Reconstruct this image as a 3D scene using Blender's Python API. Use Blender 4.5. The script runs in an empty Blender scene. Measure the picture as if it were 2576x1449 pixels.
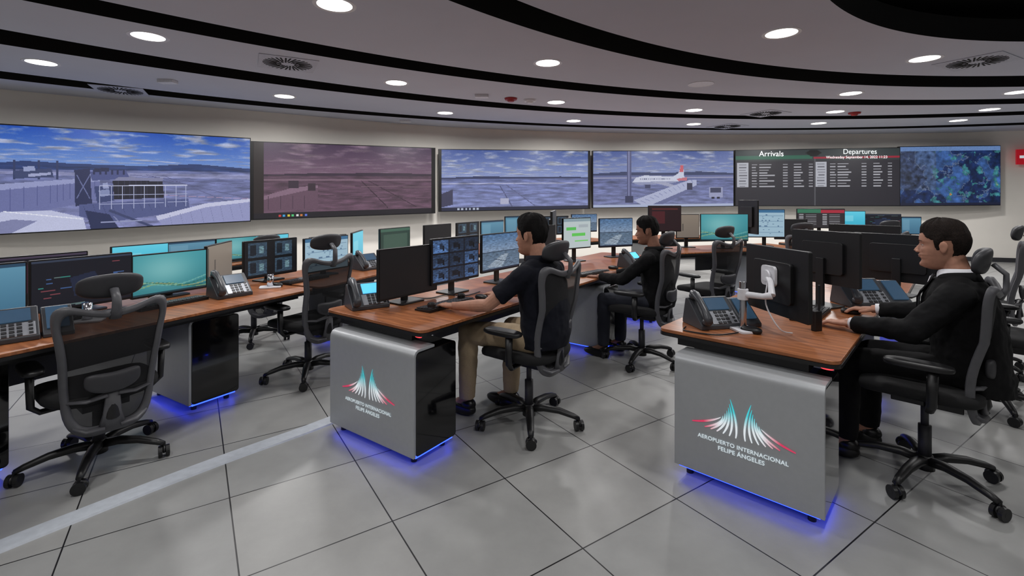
import bpy, bmesh, math, random
import numpy as np
from mathutils import Vector, Matrix, noise
random.seed(4)
SC=bpy.context.scene
COL=SC.collection
try:
    SC.view_settings.view_transform='Standard'
except Exception: pass

# ------------------------------------------------------------ materials
def lin(c):
    return tuple(((x/255.0)/12.92 if x/255.0<=0.04045 else ((x/255.0+0.055)/1.055)**2.4) for x in c)
MATS={}
def mat(name,col,rough=0.5,metal=0.0,em=None,es=1.0,noise_amt=0.06,nscale=30,coat=0.0,bump=0.0,sample=False,spec=.5):
    if name in MATS: return MATS[name]
    m=bpy.data.materials.new(name); m.use_nodes=True
    nt=m.node_tree; b=nt.nodes['Principled BSDF']
    c=lin(col)
    tc=nt.nodes.new('ShaderNodeTexCoord'); nz=nt.nodes.new('ShaderNodeTexNoise')
    nz.inputs['Scale'].default_value=nscale
    nt.links.new(tc.outputs['Object'],nz.inputs['Vector'])
    r=nt.nodes.new('ShaderNodeValToRGB')
    a=1-noise_amt; d=1+noise_amt
    r.color_ramp.elements[0].position=.3; r.color_ramp.elements[1].position=.7
    r.color_ramp.elements[0].color=(c[0]*a,c[1]*a,c[2]*a,1); r.color_ramp.elements[1].color=(min(1,c[0]*d),min(1,c[1]*d),min(1,c[2]*d),1)
    nt.links.new(nz.outputs['Fac'],r.inputs['Fac']); nt.links.new(r.outputs['Color'],b.inputs['Base Color'])
    b.inputs['Roughness'].default_value=rough; b.inputs['Metallic'].default_value=metal
    b.inputs['Coat Weight'].default_value=coat; b.inputs['Specular IOR Level'].default_value=spec
    if bump>0:
        bp=nt.nodes.new('ShaderNodeBump'); bp.inputs['Strength'].default_value=bump; bp.inputs['Distance'].default_value=.002
        nt.links.new(nz.outputs['Fac'],bp.inputs['Height']); nt.links.new(bp.outputs['Normal'],b.inputs['Normal'])
    if em:
        e=lin(em); b.inputs['Emission Color'].default_value=(*e,1); b.inputs['Emission Strength'].default_value=es
        if not sample:
            try: m.cycles.emission_sampling='NONE'
            except Exception: pass
    MATS[name]=m; return m

M_black=mat('black_plastic',(18,18,20),.42)
M_gloss=mat('black_gloss',(8,8,10),.08,coat=.5)
M_gray=mat('chair_gray',(80,80,84),.45)
M_dgray=mat('dark_gray',(48,48,52),.5)
M_fabric=mat('black_fabric',(14,14,16),.9,nscale=300,bump=.3)
M_silver=mat('silver_panel',(178,181,184),.42,metal=.4,noise_amt=.02)
M_chrome=mat('chrome',(200,200,205),.15,metal=1)
M_white=mat('white_plastic',(215,215,220),.4)
M_wall=mat('wall_paint',(242,237,228),.85,noise_amt=.015,nscale=3)
M_ceil=mat('ceiling_panel',(190,193,206),.85,noise_amt=.015,nscale=2)
M_void=mat('ceiling_void',(6,6,8),.9)
M_led=mat('led_blue',(30,50,255),.5,em=(34,60,255),es=6.5,sample=True)
M_lamp=mat('lamp_glow',(255,255,255),.5,em=(255,250,245),es=6)
M_red=mat('red_plastic',(150,25,30),.4)
M_redled=mat('red_led',(255,60,60),.5,em=(255,70,80),es=1.1)
M_phone=mat('phone_body',(60,62,67),.35)
M_phsil=mat('phone_silver',(150,153,160),.35,metal=.3)
M_keys=mat('phone_keys',(34,35,39),.4)
M_phscr=mat('phone_display',(40,60,82),.3,em=(60,90,115),es=.4)
M_phblue=mat('phone_display_blue',(90,190,240),.3,em=(90,190,240),es=.9)
M_skin=mat('skin',(172,126,105),.6,noise_amt=.08,nscale=40,spec=.3)
M_skin2=mat('skin_dark',(136,96,79),.6,noise_amt=.08,nscale=40,spec=.3)
M_hair=mat('hair_black',(14,12,12),.85,nscale=160,noise_amt=.5,bump=1,spec=.2)
M_hairb=mat('hair_brown',(28,21,18),.85,nscale=160,noise_amt=.5,bump=1,spec=.2)
M_navy=mat('navy_cloth',(14,16,26),.9,nscale=200,bump=.2,spec=.25)
M_suit=mat('suit_cloth',(11,11,13),.9,nscale=200,bump=.2,spec=.25)
M_lapel=mat('lapel_cloth',(20,20,23),.7,nscale=200,spec=.3)
M_khaki=mat('khaki_cloth',(170,150,122),.9,nscale=150,bump=.2)
M_jean=mat('slate_cloth',(30,33,44),.9,nscale=150,bump=.2)
M_shirt=mat('white_shirt',(225,225,230),.8)
M_shoe=mat('shoe_leather',(13,12,13),.35)
M_eye=mat('eye_white',(200,192,186),.3)
M_iris=mat('iris',(25,16,12),.2)
M_lip=mat('lips',(148,96,84),.55)

def meshnet_mat():
    m=bpy.data.materials.new('chair_mesh'); m.use_nodes=True; nt=m.node_tree; b=nt.nodes['Principled BSDF']
    tc=nt.nodes.new('ShaderNodeTexCoord'); nz=nt.nodes.new('ShaderNodeTexNoise'); nz.inputs['Scale'].default_value=250
    r=nt.nodes.new('ShaderNodeValToRGB'); r.color_ramp.elements[0].color=(.003,.003,.004,1); r.color_ramp.elements[1].color=(.012,.012,.014,1)
    nt.links.new(tc.outputs['Object'],nz.inputs['Vector']); nt.links.new(nz.outputs['Fac'],r.inputs['Fac']); nt.links.new(r.outputs['Color'],b.inputs['Base Color'])
    b.inputs['Roughness'].default_value=.9; b.inputs['Alpha'].default_value=.9
    return m
M_net=meshnet_mat()

def wood_mat():
    m=bpy.data.materials.new('wood_top'); m.use_nodes=True; nt=m.node_tree; b=nt.nodes['Principled BSDF']
    tc=nt.nodes.new('ShaderNodeTexCoord'); mp=nt.nodes.new('ShaderNodeMapping'); mp.inputs['Scale'].default_value=(1.3,13,8)
    nz=nt.nodes.new('ShaderNodeTexNoise'); nz.inputs['Scale'].default_value=3; nz.inputs['Detail'].default_value=8; nz.inputs['Distortion'].default_value=.5
    r=nt.nodes.new('ShaderNodeValToRGB')
    r.color_ramp.elements[0].position=.3; r.color_ramp.elements[0].color=(*lin((124,72,42)),1)
    r.color_ramp.elements[1].position=.72; r.color_ramp.elements[1].color=(*lin((178,112,70)),1)
    nt.links.new(tc.outputs['Object'],mp.inputs['Vector']); nt.links.new(mp.outputs['Vector'],nz.inputs['Vector'])
    nt.links.new(nz.outputs['Fac'],r.inputs['Fac']); nt.links.new(r.outputs['Color'],b.inputs['Base Color'])
    b.inputs['Roughness'].default_value=.3
    return m
M_wood=wood_mat()

def floor_mat():
    m=bpy.data.materials.new('floor_tiles'); m.use_nodes=True; nt=m.node_tree; b=nt.nodes['Principled BSDF']
    tc=nt.nodes.new('ShaderNodeTexCoord'); mp=nt.nodes.new('ShaderNodeMapping')
    a=math.radians(33.5)
    mp.vector_type='POINT'
    p0=Vector((-.037,2.502))
    mp.inputs['Rotation'].default_value=(0,0,-a)
    rx=math.cos(-a)*p0.x-math.sin(-a)*p0.y; ry=math.sin(-a)*p0.x+math.cos(-a)*p0.y
    mp.inputs['Location'].default_value=(-rx+.0015,-ry+.0015,0)
    br=nt.nodes.new('ShaderNodeTexBrick'); br.offset=0; br.squash=1
    br.inputs['Scale'].default_value=1; br.inputs['Brick Width'].default_value=.6; br.inputs['Row Height'].default_value=.6
    br.inputs['Mortar Size'].default_value=.0032; br.inputs['Mortar Smooth'].default_value=.1
    br.inputs['Color1'].default_value=(*lin((160,160,158)),1); br.inputs['Color2'].default_value=(*lin((152,153,152)),1); br.inputs['Mortar'].default_value=(*lin((26,26,28)),1)
    nz=nt.nodes.new('ShaderNodeTexNoise'); nz.inputs['Scale'].default_value=2.6; nz.inputs['Detail'].default_value=10; nz.inputs['Roughness'].default_value=.65
    r=nt.nodes.new('ShaderNodeValToRGB'); r.color_ramp.elements[0].position=.3;r.color_ramp.elements[0].color=(.80,.80,.80,1); r.color_ramp.elements[1].position=.7; r.color_ramp.elements[1].color=(1,1,1,1)
    mx=nt.nodes.new('ShaderNodeMix'); mx.data_type='RGBA'; mx.blend_type='MULTIPLY'; mx.inputs[0].default_value=1
    L=nt.links.new
    L(tc.outputs['Object'],mp.inputs['Vector']); L(mp.outputs['Vector'],br.inputs['Vector']); L(tc.outputs['Object'],nz.inputs['Vector'])
    L(nz.outputs['Fac'],r.inputs['Fac']); L(br.outputs['Color'],mx.inputs[6]); L(r.outputs['Color'],mx.inputs[7]); L(mx.outputs[2],b.inputs['Base Color'])
    rr=nt.nodes.new('ShaderNodeMapRange'); rr.inputs['To Min'].default_value=.28; rr.inputs['To Max'].default_value=.46
    L(nz.outputs['Fac'],rr.inputs['Value']); L(rr.outputs['Result'],b.inputs['Roughness'])
    return m
M_floor=floor_mat()

def pic_mat(nm,es,base=.01):
    m=bpy.data.materials.new(nm); m.use_nodes=True; nt=m.node_tree; b=nt.nodes['Principled BSDF']
    at=nt.nodes.new('ShaderNodeAttribute'); at.attribute_name='pic'
    if base is None: nt.links.new(at.outputs['Color'],b.inputs['Base Color'])
    else: b.inputs['Base Color'].default_value=(base,base,base,1)
    b.inputs['Roughness'].default_value=.4
    nt.links.new(at.outputs['Color'],b.inputs['Emission Color']); b.inputs['Emission Strength'].default_value=es
    try: m.cycles.emission_sampling='NONE'
    except Exception: pass
    return m
M_pic=pic_mat('screen_picture',.86); M_logo=pic_mat('logo_feathers',.5,None)
M_text=mat('logo_text',(225,235,240),.5,em=(220,235,240),es=.45,noise_amt=.01)
M_stext=mat('screen_text',(235,240,240),.5,em=(235,240,240),es=.85,noise_amt=.01)

# ------------------------------------------------------------ mesh builder
class MB:
    def __init__(s): s.v=[]; s.f=[]; s.m=[]
    def add(s,vs,fs,mi=0):
        o=len(s.v); s.v+= [tuple(v) for v in vs]; s.f+=[tuple(i+o for i in f) for f in fs]; s.m+=[mi]*len(fs)
    def box(s,c,d,mi=0,M=None):
        x,y,z=[k/2 for k in d]
        vs=[Vector((a*x,b*y,e*z)) for a in(-1,1) for b in(-1,1) for e in(-1,1)]
        if M: vs=[M@v for v in vs]
        vs=[v+Vector(c) for v in vs]
        s.add(vs,[(0,1,3,2),(4,6,7,5),(0,4,5,1),(2,3,7,6),(0,2,6,4),(1,5,7,3)],mi)
    def rings(s,R,mi=0,cap=True):
        n=len(R[0]); vs=[p for r in R for p in r]; fs=[]
        for i in range(len(R)-1):
            for j in range(n):
                k=(j+1)%n; fs.append((i*n+j,i*n+k,(i+1)*n+k,(i+1)*n+j))
        if cap:
            fs.append(tuple(reversed(range(n)))); fs.append(tuple((len(R)-1)*n+j for j in range(n)))
        s.add(vs,fs,mi)
    def tube(s,path,rad,n=10,mi=0,flat=1.0,ends=False):
        P=[Vector(p) for p in path]
        if not isinstance(rad,(list,tuple)): rad=[rad]*len(P)
        R=[]; up=None
        for i,p in enumerate(P):
            t=(P[min(i+1,len(P)-1)]-P[max(i-1,0)]).normalized()
            if up is None:
                up=Vector((0,0,1)) if abs(t.z)<.9 else Vector((0,1,0))
            sx=t.cross(up)
            if sx.length<1e-4: sx=t.cross(Vector((1,0,0)))
            sx.normalize(); u=sx.cross(t).normalized(); up=u
            R.append([p+rad[i]*(math.cos(a)*sx+flat*math.sin(a)*u) for a in [2*math.pi*j/n for j in range(n)]])
        s.rings(R,mi)
        if ends:
            s.ell(P[0],(rad[0],)*3,mi=mi,n=n,m=max(6,n//2)); s.ell(P[-1],(rad[-1],)*3,mi=mi,n=n,m=max(6,n//2))
    def cyl(s,a,b,r,n=16,mi=0,r2=None): s.tube([a,b],[r,r if r2 is None else r2],n,mi)
    def ell(s,c,r,e=1.0,n=20,m=12,mi=0,fn=None):
        c=Vector(c); vs=[]
        def q(x): return math.copysign(abs(x)**e,x)
        for i in range(1,m):
            ph=-math.pi/2+math.pi*i/m
            for j in range(n):
                th=2*math.pi*j/n
                vs.append([r[0]*q(math.cos(ph))*q(math.cos(th)),r[1]*q(math.cos(ph))*q(math.sin(th)),r[2]*q(math.sin(ph))])
        vs.append([0,0,-r[2]]); vs.append([0,0,r[2]])
        if fn: vs=[fn(*v) for v in vs]
        vs=[Vector(v)+c for v in vs]; fs=[]
        for i in range(m-2):
            for j in range(n):
                k=(j+1)%n; fs.append((i*n+j,i*n+k,(i+1)*n+k,(i+1)*n+j))
        b=len(vs)-2; t=len(vs)-1
        for j in range(n):
            k=(j+1)%n; fs.append((b,k,j)); fs.append((t,(m-2)*n+j,(m-2)*n+k))
        s.add(vs,fs,mi)
    def prism(s,poly,z0,z1,mi=0,axis='z'):
        def P(a,b,c):
            return (a,b,c) if axis=='z' else ((a,c,b) if axis=='y' else (c,a,b))
        n=len(poly)
        vs=[P(x,y,z0) for x,y in poly]+[P(x,y,z1) for x,y in poly]
        fs=[(i,(i+1)%n,n+(i+1)%n,n+i) for i in range(n)]+[tuple(reversed(range(n))),tuple(range(n,2*n))]
        s.add(vs,fs,mi)
    def mesh(s,name,mats):
        me=bpy.data.meshes.new(name); me.from_pydata(s.v,[],s.f)
        for m in mats: me.materials.append(m)
        if len(mats)>1: me.polygons.foreach_set('material_index',s.m)
        bm=bmesh.new(); bm.from_mesh(me); bmesh.ops.recalc_face_normals(bm,faces=bm.faces); bm.to_mesh(me); bm.free()
        return me
    def obj(s,name,mats,parent=None,loc=(0,0,0),rot=0,smooth=False,bevel=0,sub=0):
        if not isinstance(mats,(list,tuple)): mats=[mats]
        me=s.mesh(name,mats); o=bpy.data.objects.new(name,me); COL.objects.link(o)
        o.location=loc; o.rotation_euler=(0,0,rot) if not isinstance(rot,(tuple,list)) else rot
        if parent: o.parent=parent
        if smooth: me.polygons.foreach_set('use_smooth',[True]*len(me.polygons))
        if bevel>0:
            b=o.modifiers.new('bevel','BEVEL'); b.width=bevel; b.segments=3; b.limit_method='ANGLE'; b.angle_limit=math.radians(40)
            me.polygons.foreach_set('use_smooth',[True]*len(me.polygons))
            o.modifiers.new('wn','WEIGHTED_NORMAL')
        return o

def empty(name,loc,rot,label,cat,group=None):
    e=bpy.data.objects.new(name,None); COL.objects.link(e); e.location=loc; e.rotation_euler=(0,0,rot)
    e.empty_display_size=.1
    tag(e,label,cat,group); return e
def tag(o,label,cat,group=None):
    o['label']=label; o['category']=cat
    if group: o['group']=group
def rrect(w,h,r,n=5,cx=0,cy=0):
    P=[]
    for (sx,sy,a0) in((1,1,0),(-1,1,90),(-1,-1,180),(1,-1,270)):
        for i in range(n+1):
            a=math.radians(a0+90*i/n); P.append((cx+sx*(w/2-r)+r*math.cos(a),cy+sy*(h/2-r)+r*math.sin(a)))
    return P
def phi(f): return math.atan2(-f[0],f[1])
def text_mesh(body,size,name,m,parent,M,space=1.0,bold=0.0):
    cu=bpy.data.curves.new(name,'FONT'); cu.body=body; cu.size=size; cu.align_x='CENTER'; cu.align_y='CENTER'; cu.space_character=space; cu.offset=bold
    t=bpy.data.objects.new(name+'_tmp',cu); COL.objects.link(t)
    bpy.context.view_layer.update()
    dg=bpy.context.evaluated_depsgraph_get(); me=bpy.data.meshes.new_from_object(t.evaluated_get(dg))
    bpy.data.objects.remove(t); me.materials.clear(); me.materials.append(m)
    o=bpy.data.objects.new(name,me); COL.objects.link(o)
    if parent: o.parent=parent
    o.matrix_local=M
    return o

# ------------------------------------------------------------ camera
CAMZ=1.45
cd=bpy.data.cameras.new('camera'); cam=bpy.data.objects.new('camera',cd); COL.objects.link(cam)
cam.location=(0,0,CAMZ); cam.rotation_euler=(math.radians(90),0,0)
cd.sensor_width=36; cd.lens=36*1213/2576; cd.shift_y=-(724.5-500)/2576; cd.clip_start=.05
SC.camera=cam

# ------------------------------------------------------------ room shell
ctrl=[(-9.7,3.0),(-7.5,6.55),(-4.5,8.55),(-1.65,10.3),(1.75,11.25),(5.3,11.65),(9.0,11.45),(11.1,11.1),(14.2,9.8),(16.8,7.0),(17.6,2.5),(15.5,-2),(9.5,-4.6),(2,-5),(-4.5,-4.2),(-8.6,-1.5)]
def catmull(P,closed=True,k=8):
    out=[]; n=len(P)
    rng=range(n) if closed else range(n-1)
    for i in rng:
        g=lambda j: Vector(P[j%n]) if closed else Vector(P[max(0,min(n-1,j))])
        p0,p1,p2,p3=g(i-1),g(i),g(i+1),g(i+2)
        for q in range(k):
            t=q/k; out.append(.5*((2*p1)+(p2-p0)*t+(2*p0-5*p1+4*p2-p3)*t*t+(3*p1-p0-3*p2+p3)*t**3))
    if not closed: out.append(Vector(P[-1]))
    return out
loop=catmull(ctrl)
def wall_seg(name,a,b):
    pts=[loop[i%len(loop)] for i in range(a,b+1)]; n=len(pts)
    vs=[(p.x,p.y,0) for p in pts]+[(p.x,p.y,3.6) for p in pts]
    mb=MB(); mb.add(vs,[(i,i+1,n+i+1,n+i) for i in range(n-1)])
    o=mb.obj(name,M_wall,smooth=True); o['kind']='structure'; return o
wall_seg('wall_front',0,9*8); wall_seg('wall_back',9*8,len(loop))
mb=MB(); mb.add([(p.x,p.y,0) for p in loop]+[(p.x,p.y,-.1) for p in loop],[tuple(range(len(loop))),tuple(len(loop)+i for i in reversed(range(len(loop))))])
fl=mb.obj('floor',M_floor); fl['kind']='structure'
mb=MB()
for i in range(0,72):
    p,q=loop[i],loop[i+1]; d=(q-p).normalized(); n=Vector((d.y,-d.x))*.03
    a=p+n; b=q+n; mb.add([(a.x,a.y,0),(b.x,b.y,0),(b.x,b.y,.1),(a.x,a.y,.1)],[(0,1,2,3)])
bb=mb.obj('baseboard_front',M_dgray); bb['kind']='structure'
mb=MB(); st=catmull([(-2.75,1.0),(-2.33,1.72),(-1.97,2.22),(-1.62,2.66),(-1.2,3.13),(-.75,3.75)],False,6)
RG=[]
for i in range(len(st)):
    t0=(st[min(i+1,len(st)-1)]-st[max(i-1,0)]).normalized(); nn=Vector((-t0.y,t0.x))
    RG.append([(*(st[i]+nn*a),z) for a,z in((-.055,0),(-.048,.008),(.048,.008),(.055,0))])
mb.rings(RG)
tr=mb.obj('trim_1',mat('floor_strip',(182,188,196),.5)); tr['kind']='structure'

Pc=Vector((5.2,1.5))
def fit(P):
    A=np.array([[2*x,2*y,1] for x,y in P]); b=np.array([x*x+y*y for x,y in P]); s=np.linalg.lstsq(A,b,rcond=None)[0]
    return s[0],s[1],math.sqrt(s[2]+s[0]**2+s[1]**2)
def rc(C,th):
    dx,dy=math.cos(th),math.sin(th); ox,oy=Pc.x-C[0],Pc.y-C[1]
    b=ox*dx+oy*dy; c=ox*ox+oy*oy-C[2]**2
    D=b*b-c
    return -b+math.sqrt(max(D,0)) if D>0 else .5
def rwall(th):
    d=Vector((math.cos(th),math.sin(th))); best=30
    for i in range(len(loop)):
        p=loop[i]-Pc; q=loop[(i+1)%len(loop)]-Pc; e=q-p
        den=d.x*e.y-d.y*e.x
        if abs(den)<1e-9: continue
        t=(p.x*e.y-p.y*e.x)/den; u=(p.x*d.y-p.y*d.x)/den
        if t>0 and -1e-6<=u<=1+1e-6: best=min(best,t)
    return best
E=fit([(2.47,3.76),(3.21,4.27),(5.05,4.76),(7.6,3.8)])
Dn=fit([(0,3.76),(.764,4.37),(1.68,4.95),(4.19,5.97),(6.44,6.06)])
Df=fit([(-.505,3.76),(.336,4.53),(1.91,5.61),(4.59,6.53),(7.08,6.67)])
Cn=fit([(-3.25,3.76),(-2.15,4.64),(.465,6.27),(5.28,7.52),(7.82,7.46)])
Cf=fit([(-3.81,3.76),(-2.34,5.05),(.5,6.76),(5.55,7.9),(8.28,7.9)])
Bn=fit([(-4.66,4.39),(-3.59,5.53),(-1.68,7.01),(.75,8.17),(3.33,8.83),(8.58,8.66)])
Bf=fit([(-5.09,4.8),(-3.94,6.06),(-1.78,7.4),(.8,8.62),(3.5,9.26),(8.96,9.04)])
An=fit([(-6.2,5.84),(-1.28,9.26),(3.96,10.5),(9.94,9.95)])
Af=fit([(-6.6,6.2),(-1.33,9.59),(4.09,10.8),(10.32,10.25)])
NT=240; R=[]
for i in range(NT):
    th=2*math.pi*i/NT; row=[]; prev=0
    for k,C in enumerate([E,Dn,Df,Cn,Cf,Bn,Bf,An,Af]):
        r=rc(C,th); gap=.25 if k%2==1 else .12
        r=max(r,prev+gap); row.append(r); prev=r
    w=rwall(th)
    row=[min(r,w-.3+.02*k) for k,r in enumerate(row)]
    row.append(w-.001); R.append(row)
for pi,(a,b) in enumerate([(0,1),(2,3),(4,5),(6,7),(8,9)]):
    mb=MB(); z0=3.0; z1=3.22
    for i in range(NT):
        j=(i+1)%NT; t0=2*math.pi*i/NT; t1=2*math.pi*j/NT
        P=lambda r,t,z:(Pc.x+r*math.cos(t),Pc.y+r*math.sin(t),z)
        A0,A1,B0,B1=R[i][a],R[j][a],R[i][b],R[j][b]
        mb.add([P(A0,t0,z0),P(A1,t1,z0),P(B1,t1,z0),P(B0,t0,z0)],[(0,1,2,3)],0)
        mb.add([P(A0,t0,z0),P(A1,t1,z0),P(A1,t1,z1),P(A0,t0,z1)],[(0,1,2,3)],1)
        mb.add([P(B0,t0,z0),P(B1,t1,z0),P(B1,t1,z1),P(B0,t0,z1)],[(0,1,2,3)],1)
        mb.add([P(A0,t0,z1),P(A1,t1,z1),P(B1,t1,z1),P(B0,t0,z1)],[(0,1,2,3)],1)
    o=mb.obj('ceiling',[M_ceil,M_void]); o['kind']='structure'
mb=MB(); mb.add([(p.x,p.y,3.5) for p in loop],[tuple(range(len(loop)))])
o=mb.obj('ceiling',M_void); o['kind']='structure'

# ceiling lamps
lamps=[(-5.35,5.48),(-3.44,7.29),(-1.205,8.70),(1.225,9.59),(3.77,10.0),(6.29,9.89),(8.83,9.54),
(-3.47,4.60),(-1.545,6.44),(.708,7.74),(3.18,8.43),(5.75,8.58),(8.28,8.36),
(-1.416,3.85),(.408,5.50),(4.98,7.09),(7.35,7.01),(2.52,4.51),(4.56,5.33),
(-1.9,1.4),(-3.9,2.0),(-1.5,-1.2),(.6,.9),(1.8,2.2),(3.6,.4),(5.6,3.4),(7.6,3.6),(1.0,-2.2),(-6.2,2.6),(10.5,7.0),(7.0,.4)]  # this row is out of view: extra lamps added to brighten the near floor
mb=MB(); n=32
mb.rings([[(r*math.cos(2*math.pi*j/n),r*math.sin(2*math.pi*j/n),z) for j in range(n)] for r,z in ((.135,-.004),(.165,-.006),(.168,0.0))],cap=False)
ring_me=mb.mesh('lamp_rim',[M_white])
mb=MB(); mb.prism([(.137*math.cos(2*math.pi*j/n),.137*math.sin(2*math.pi*j/n)) for j in range(n)],-.003,.0)
disc_me=mb.mesh('lamp_diffuser',[M_lamp])
for i,(x,y) in enumerate(lamps):
    e=empty('ceiling_lamp',(x,y,2.999),0,'round white recessed ceiling lamp, switched on','ceiling lamp','round recessed ceiling lamps')
    for nm,me in(('lamp_rim',ring_me),('lamp_diffuser',disc_me)):
        o=bpy.data.objects.new(nm,me); COL.objects.link(o); o.parent=e
    ld=bpy.data.lights.new('lamp_light','AREA'); ld.shape='DISK'; ld.size=.27; ld.energy=44 if i<7 else (25 if i<19 else 16); ld.color=(1,.985,.975); ld.spread=math.radians(170)
    lo=bpy.data.objects.new('lamp_light',ld); COL.objects.link(lo); lo.location=(x,y,2.985)
e=empty('ceiling_speaker',(2.55,6.51,2.999),0,'round white ceiling speaker grille, unlit','ceiling speaker')
o=bpy.data.objects.new('speaker_rim',ring_me); COL.objects.link(o); o.parent=e
mb=MB(); mb.prism([(.137*math.cos(2*math.pi*j/n),.137*math.sin(2*math.pi*j/n)) for j in range(n)],-.003,.0)
mb.obj('speaker_grille',M_white,e)
M_vent=mat('vent_plate',(182,185,198),.8)
mb=MB(); mb.box((0,0,-.003),(.6,.6,.006),0)
plate=mb.mesh('vent_plate',[M_vent])
mb=MB()
for k in range(32):
    a=2*math.pi*k/32; r0=.07 if k%2 else .12; r1=.26
    M=Matrix.Rotation(a+.15,3,'Z'); c=Vector((math.cos(a),math.sin(a),0))*((r0+r1)/2)
    mb.box((c.x,c.y,-.0075),(r1-r0,.017,.003),0,M)
slots=mb.mesh('vent_slots',[M_void])
for x,y in((-2.57,5.53),(5.25,5.45),(-5.6,6.9),(4.6,8.75),(6.9,1.9),(4.6,10.3)):
    e=empty('air_vent',(x,y,2.999),.5,'square ceiling air vent with black radial slots','air vent','ceiling air vents')
    for nm,me in(('vent_plate',plate),('vent_slots',slots)):
        o=bpy.data.objects.new(nm,me); COL.objects.link(o); o.parent=e
for x,y,c,l in((-.018,7.43,M_red,'red round fire alarm detector on the ceiling'),(6.15,8.66,M_red,'red round fire alarm detector on the ceiling'),(.28,7.55,M_white,'small white smoke detector on the ceiling'),(-4.5,6.3,M_white,'white ceiling sensor box'),(-.45,7.2,M_white,'white ceiling sensor box'),(-2.1,9.5,M_white,'white ceiling sensor box')):
    mb=MB()
    if 'box' in l: mb.box((0,0,-.02),(.2,.12,.04))
    else:
        mb.cyl((0,0,-.0),(0,0,-.03),.1,24,0,.09); mb.cyl((0,0,-.03),(0,0,-.055),.06,24,0,.045)
    o=mb.obj('smoke_detector' if 'box' not in l else 'ceiling_sensor',c,loc=(x,y,2.999),bevel=.004); tag(o,l,'detector' if 'box' not in l else 'sensor')
# ------------------------------------------------------------ picture painting
class Pic:
    def __init__(s,W,H):
        s.W,s.H=W,H; s.S,s.T=np.meshgrid((np.arange(W)+.5)/W,(np.arange(H)+.5)/H); s.I=np.zeros((H,W,3))
    def rect(s,a,b,c,d,col,al=1):
        k=(s.S>=a)&(s.S<b)&(s.T>=c)&(s.T<d); s.I[k]=s.I[k]*(1-al)+np.array(col)*al
    def poly(s,P,col,al=1):
        k=np.zeros(s.S.shape,bool); n=len(P)
        for i in range(n):
            x1,y1=P[i]; x2,y2=P[(i+1)%n]
            if y1==y2: continue
            c=((y1>s.T)!=(y2>s.T))&(s.S<(x2-x1)*(s.T-y1)/(y2-y1)+x1); k^=c
        s.I[k]=s.I[k]*(1-al)+np.array(col)*al
    def line(s,p,q,w,col,al=1):
        A=s.W/s.H
        d=np.array([(q[0]-p[0])*A,q[1]-p[1]]); L=np.hypot(*d); d=d/L; nn=np.array([-d[1],d[0]])*w/2
        P=[(p[0]+nn[0]/A,p[1]+nn[1]),(q[0]+nn[0]/A,q[1]+nn[1]),(q[0]-nn[0]/A,q[1]-nn[1]),(p[0]-nn[0]/A,p[1]-nn[1])]
        s.poly(P,col,al)
    def grad(s,c,d,c0,c1):
        k=(s.T>=c)&(s.T<d); t=((s.T-c)/(d-c))[...,None]; G=np.array(c0)*(1-t)+np.array(c1)*t; s.I[k]=G[k]
    def clouds(s,c,d,col,sc=5,th=.0,seed=0,strength=1.3):
        A=s.W/s.H; col=np.array(col)
        for j in range(s.H):
            t=s.T[j,0]
            if t<c or t>=d: continue
            yy=math.log(.12+(t-c)/(d-c))*1.5
            for i in range(s.W):
                x=s.S[j,i]*A*sc*.45
                v=noise.fractal(Vector((x,yy*sc*.45,seed)),.9,2.1,6)
                a=max(0,min(1,(v-th)*strength*1.6)); sh=.72+.28*max(0,min(1,.5+1.4*noise.noise(Vector((x*2,yy*sc,seed+5)))))
                s.I[j,i]=s.I[j,i]*(1-a)+col*sh*a
    def mottle(s,c,d,amt,sc=12,seed=3):
        A=s.W/s.H
        for j in range(s.H):
            t=s.T[j,0]
            if t<c or t>=d: continue
            for i in range(s.W):
                s.I[j,i]*=1+amt*noise.fractal(Vector((s.S[j,i]*A*sc*.35,t*sc*2.2,seed)),1,2,4)
    def speckle(s,c,d,amt,seed=1):
        rs=np.random.RandomState(seed); k=(s.T>=c)&(s.T<d); nz=1+(rs.rand(s.H,s.W,1)-.5)*amt; s.I[k]=(s.I*nz)[k]
def pic_obj(pic,corner,name,parent,gain=1.0):
    W,H=pic.W,pic.H; vs=[]; fs=[]
    me=bpy.data.meshes.new(name)
    for j in range(H+1):
        for i in range(W+1): vs.append(corner(i/W,j/H))
    for j in range(H):
        for i in range(W):
            a=j*(W+1)+i; fs.append((a,a+1,a+W+2,a+W+1))
    me.from_pydata(vs,[],fs)
    x=np.clip(pic.I,0,255)/255.0; L=np.where(x<=.04045,x/12.92,((x+.055)/1.055)**2.4)*gain
    L=L.reshape(-1,3); C=np.repeat(L,4,axis=0); C=np.concatenate([C,np.ones((len(C),1))],axis=1).astype(np.float32)
    at=me.color_attributes.new('pic','FLOAT_COLOR','CORNER'); at.data.foreach_set('color',C.ravel())
    me.materials.append(M_pic)
    o=bpy.data.objects.new(name,me); COL.objects.link(o)
    if parent: o.parent=parent
    return o

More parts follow.
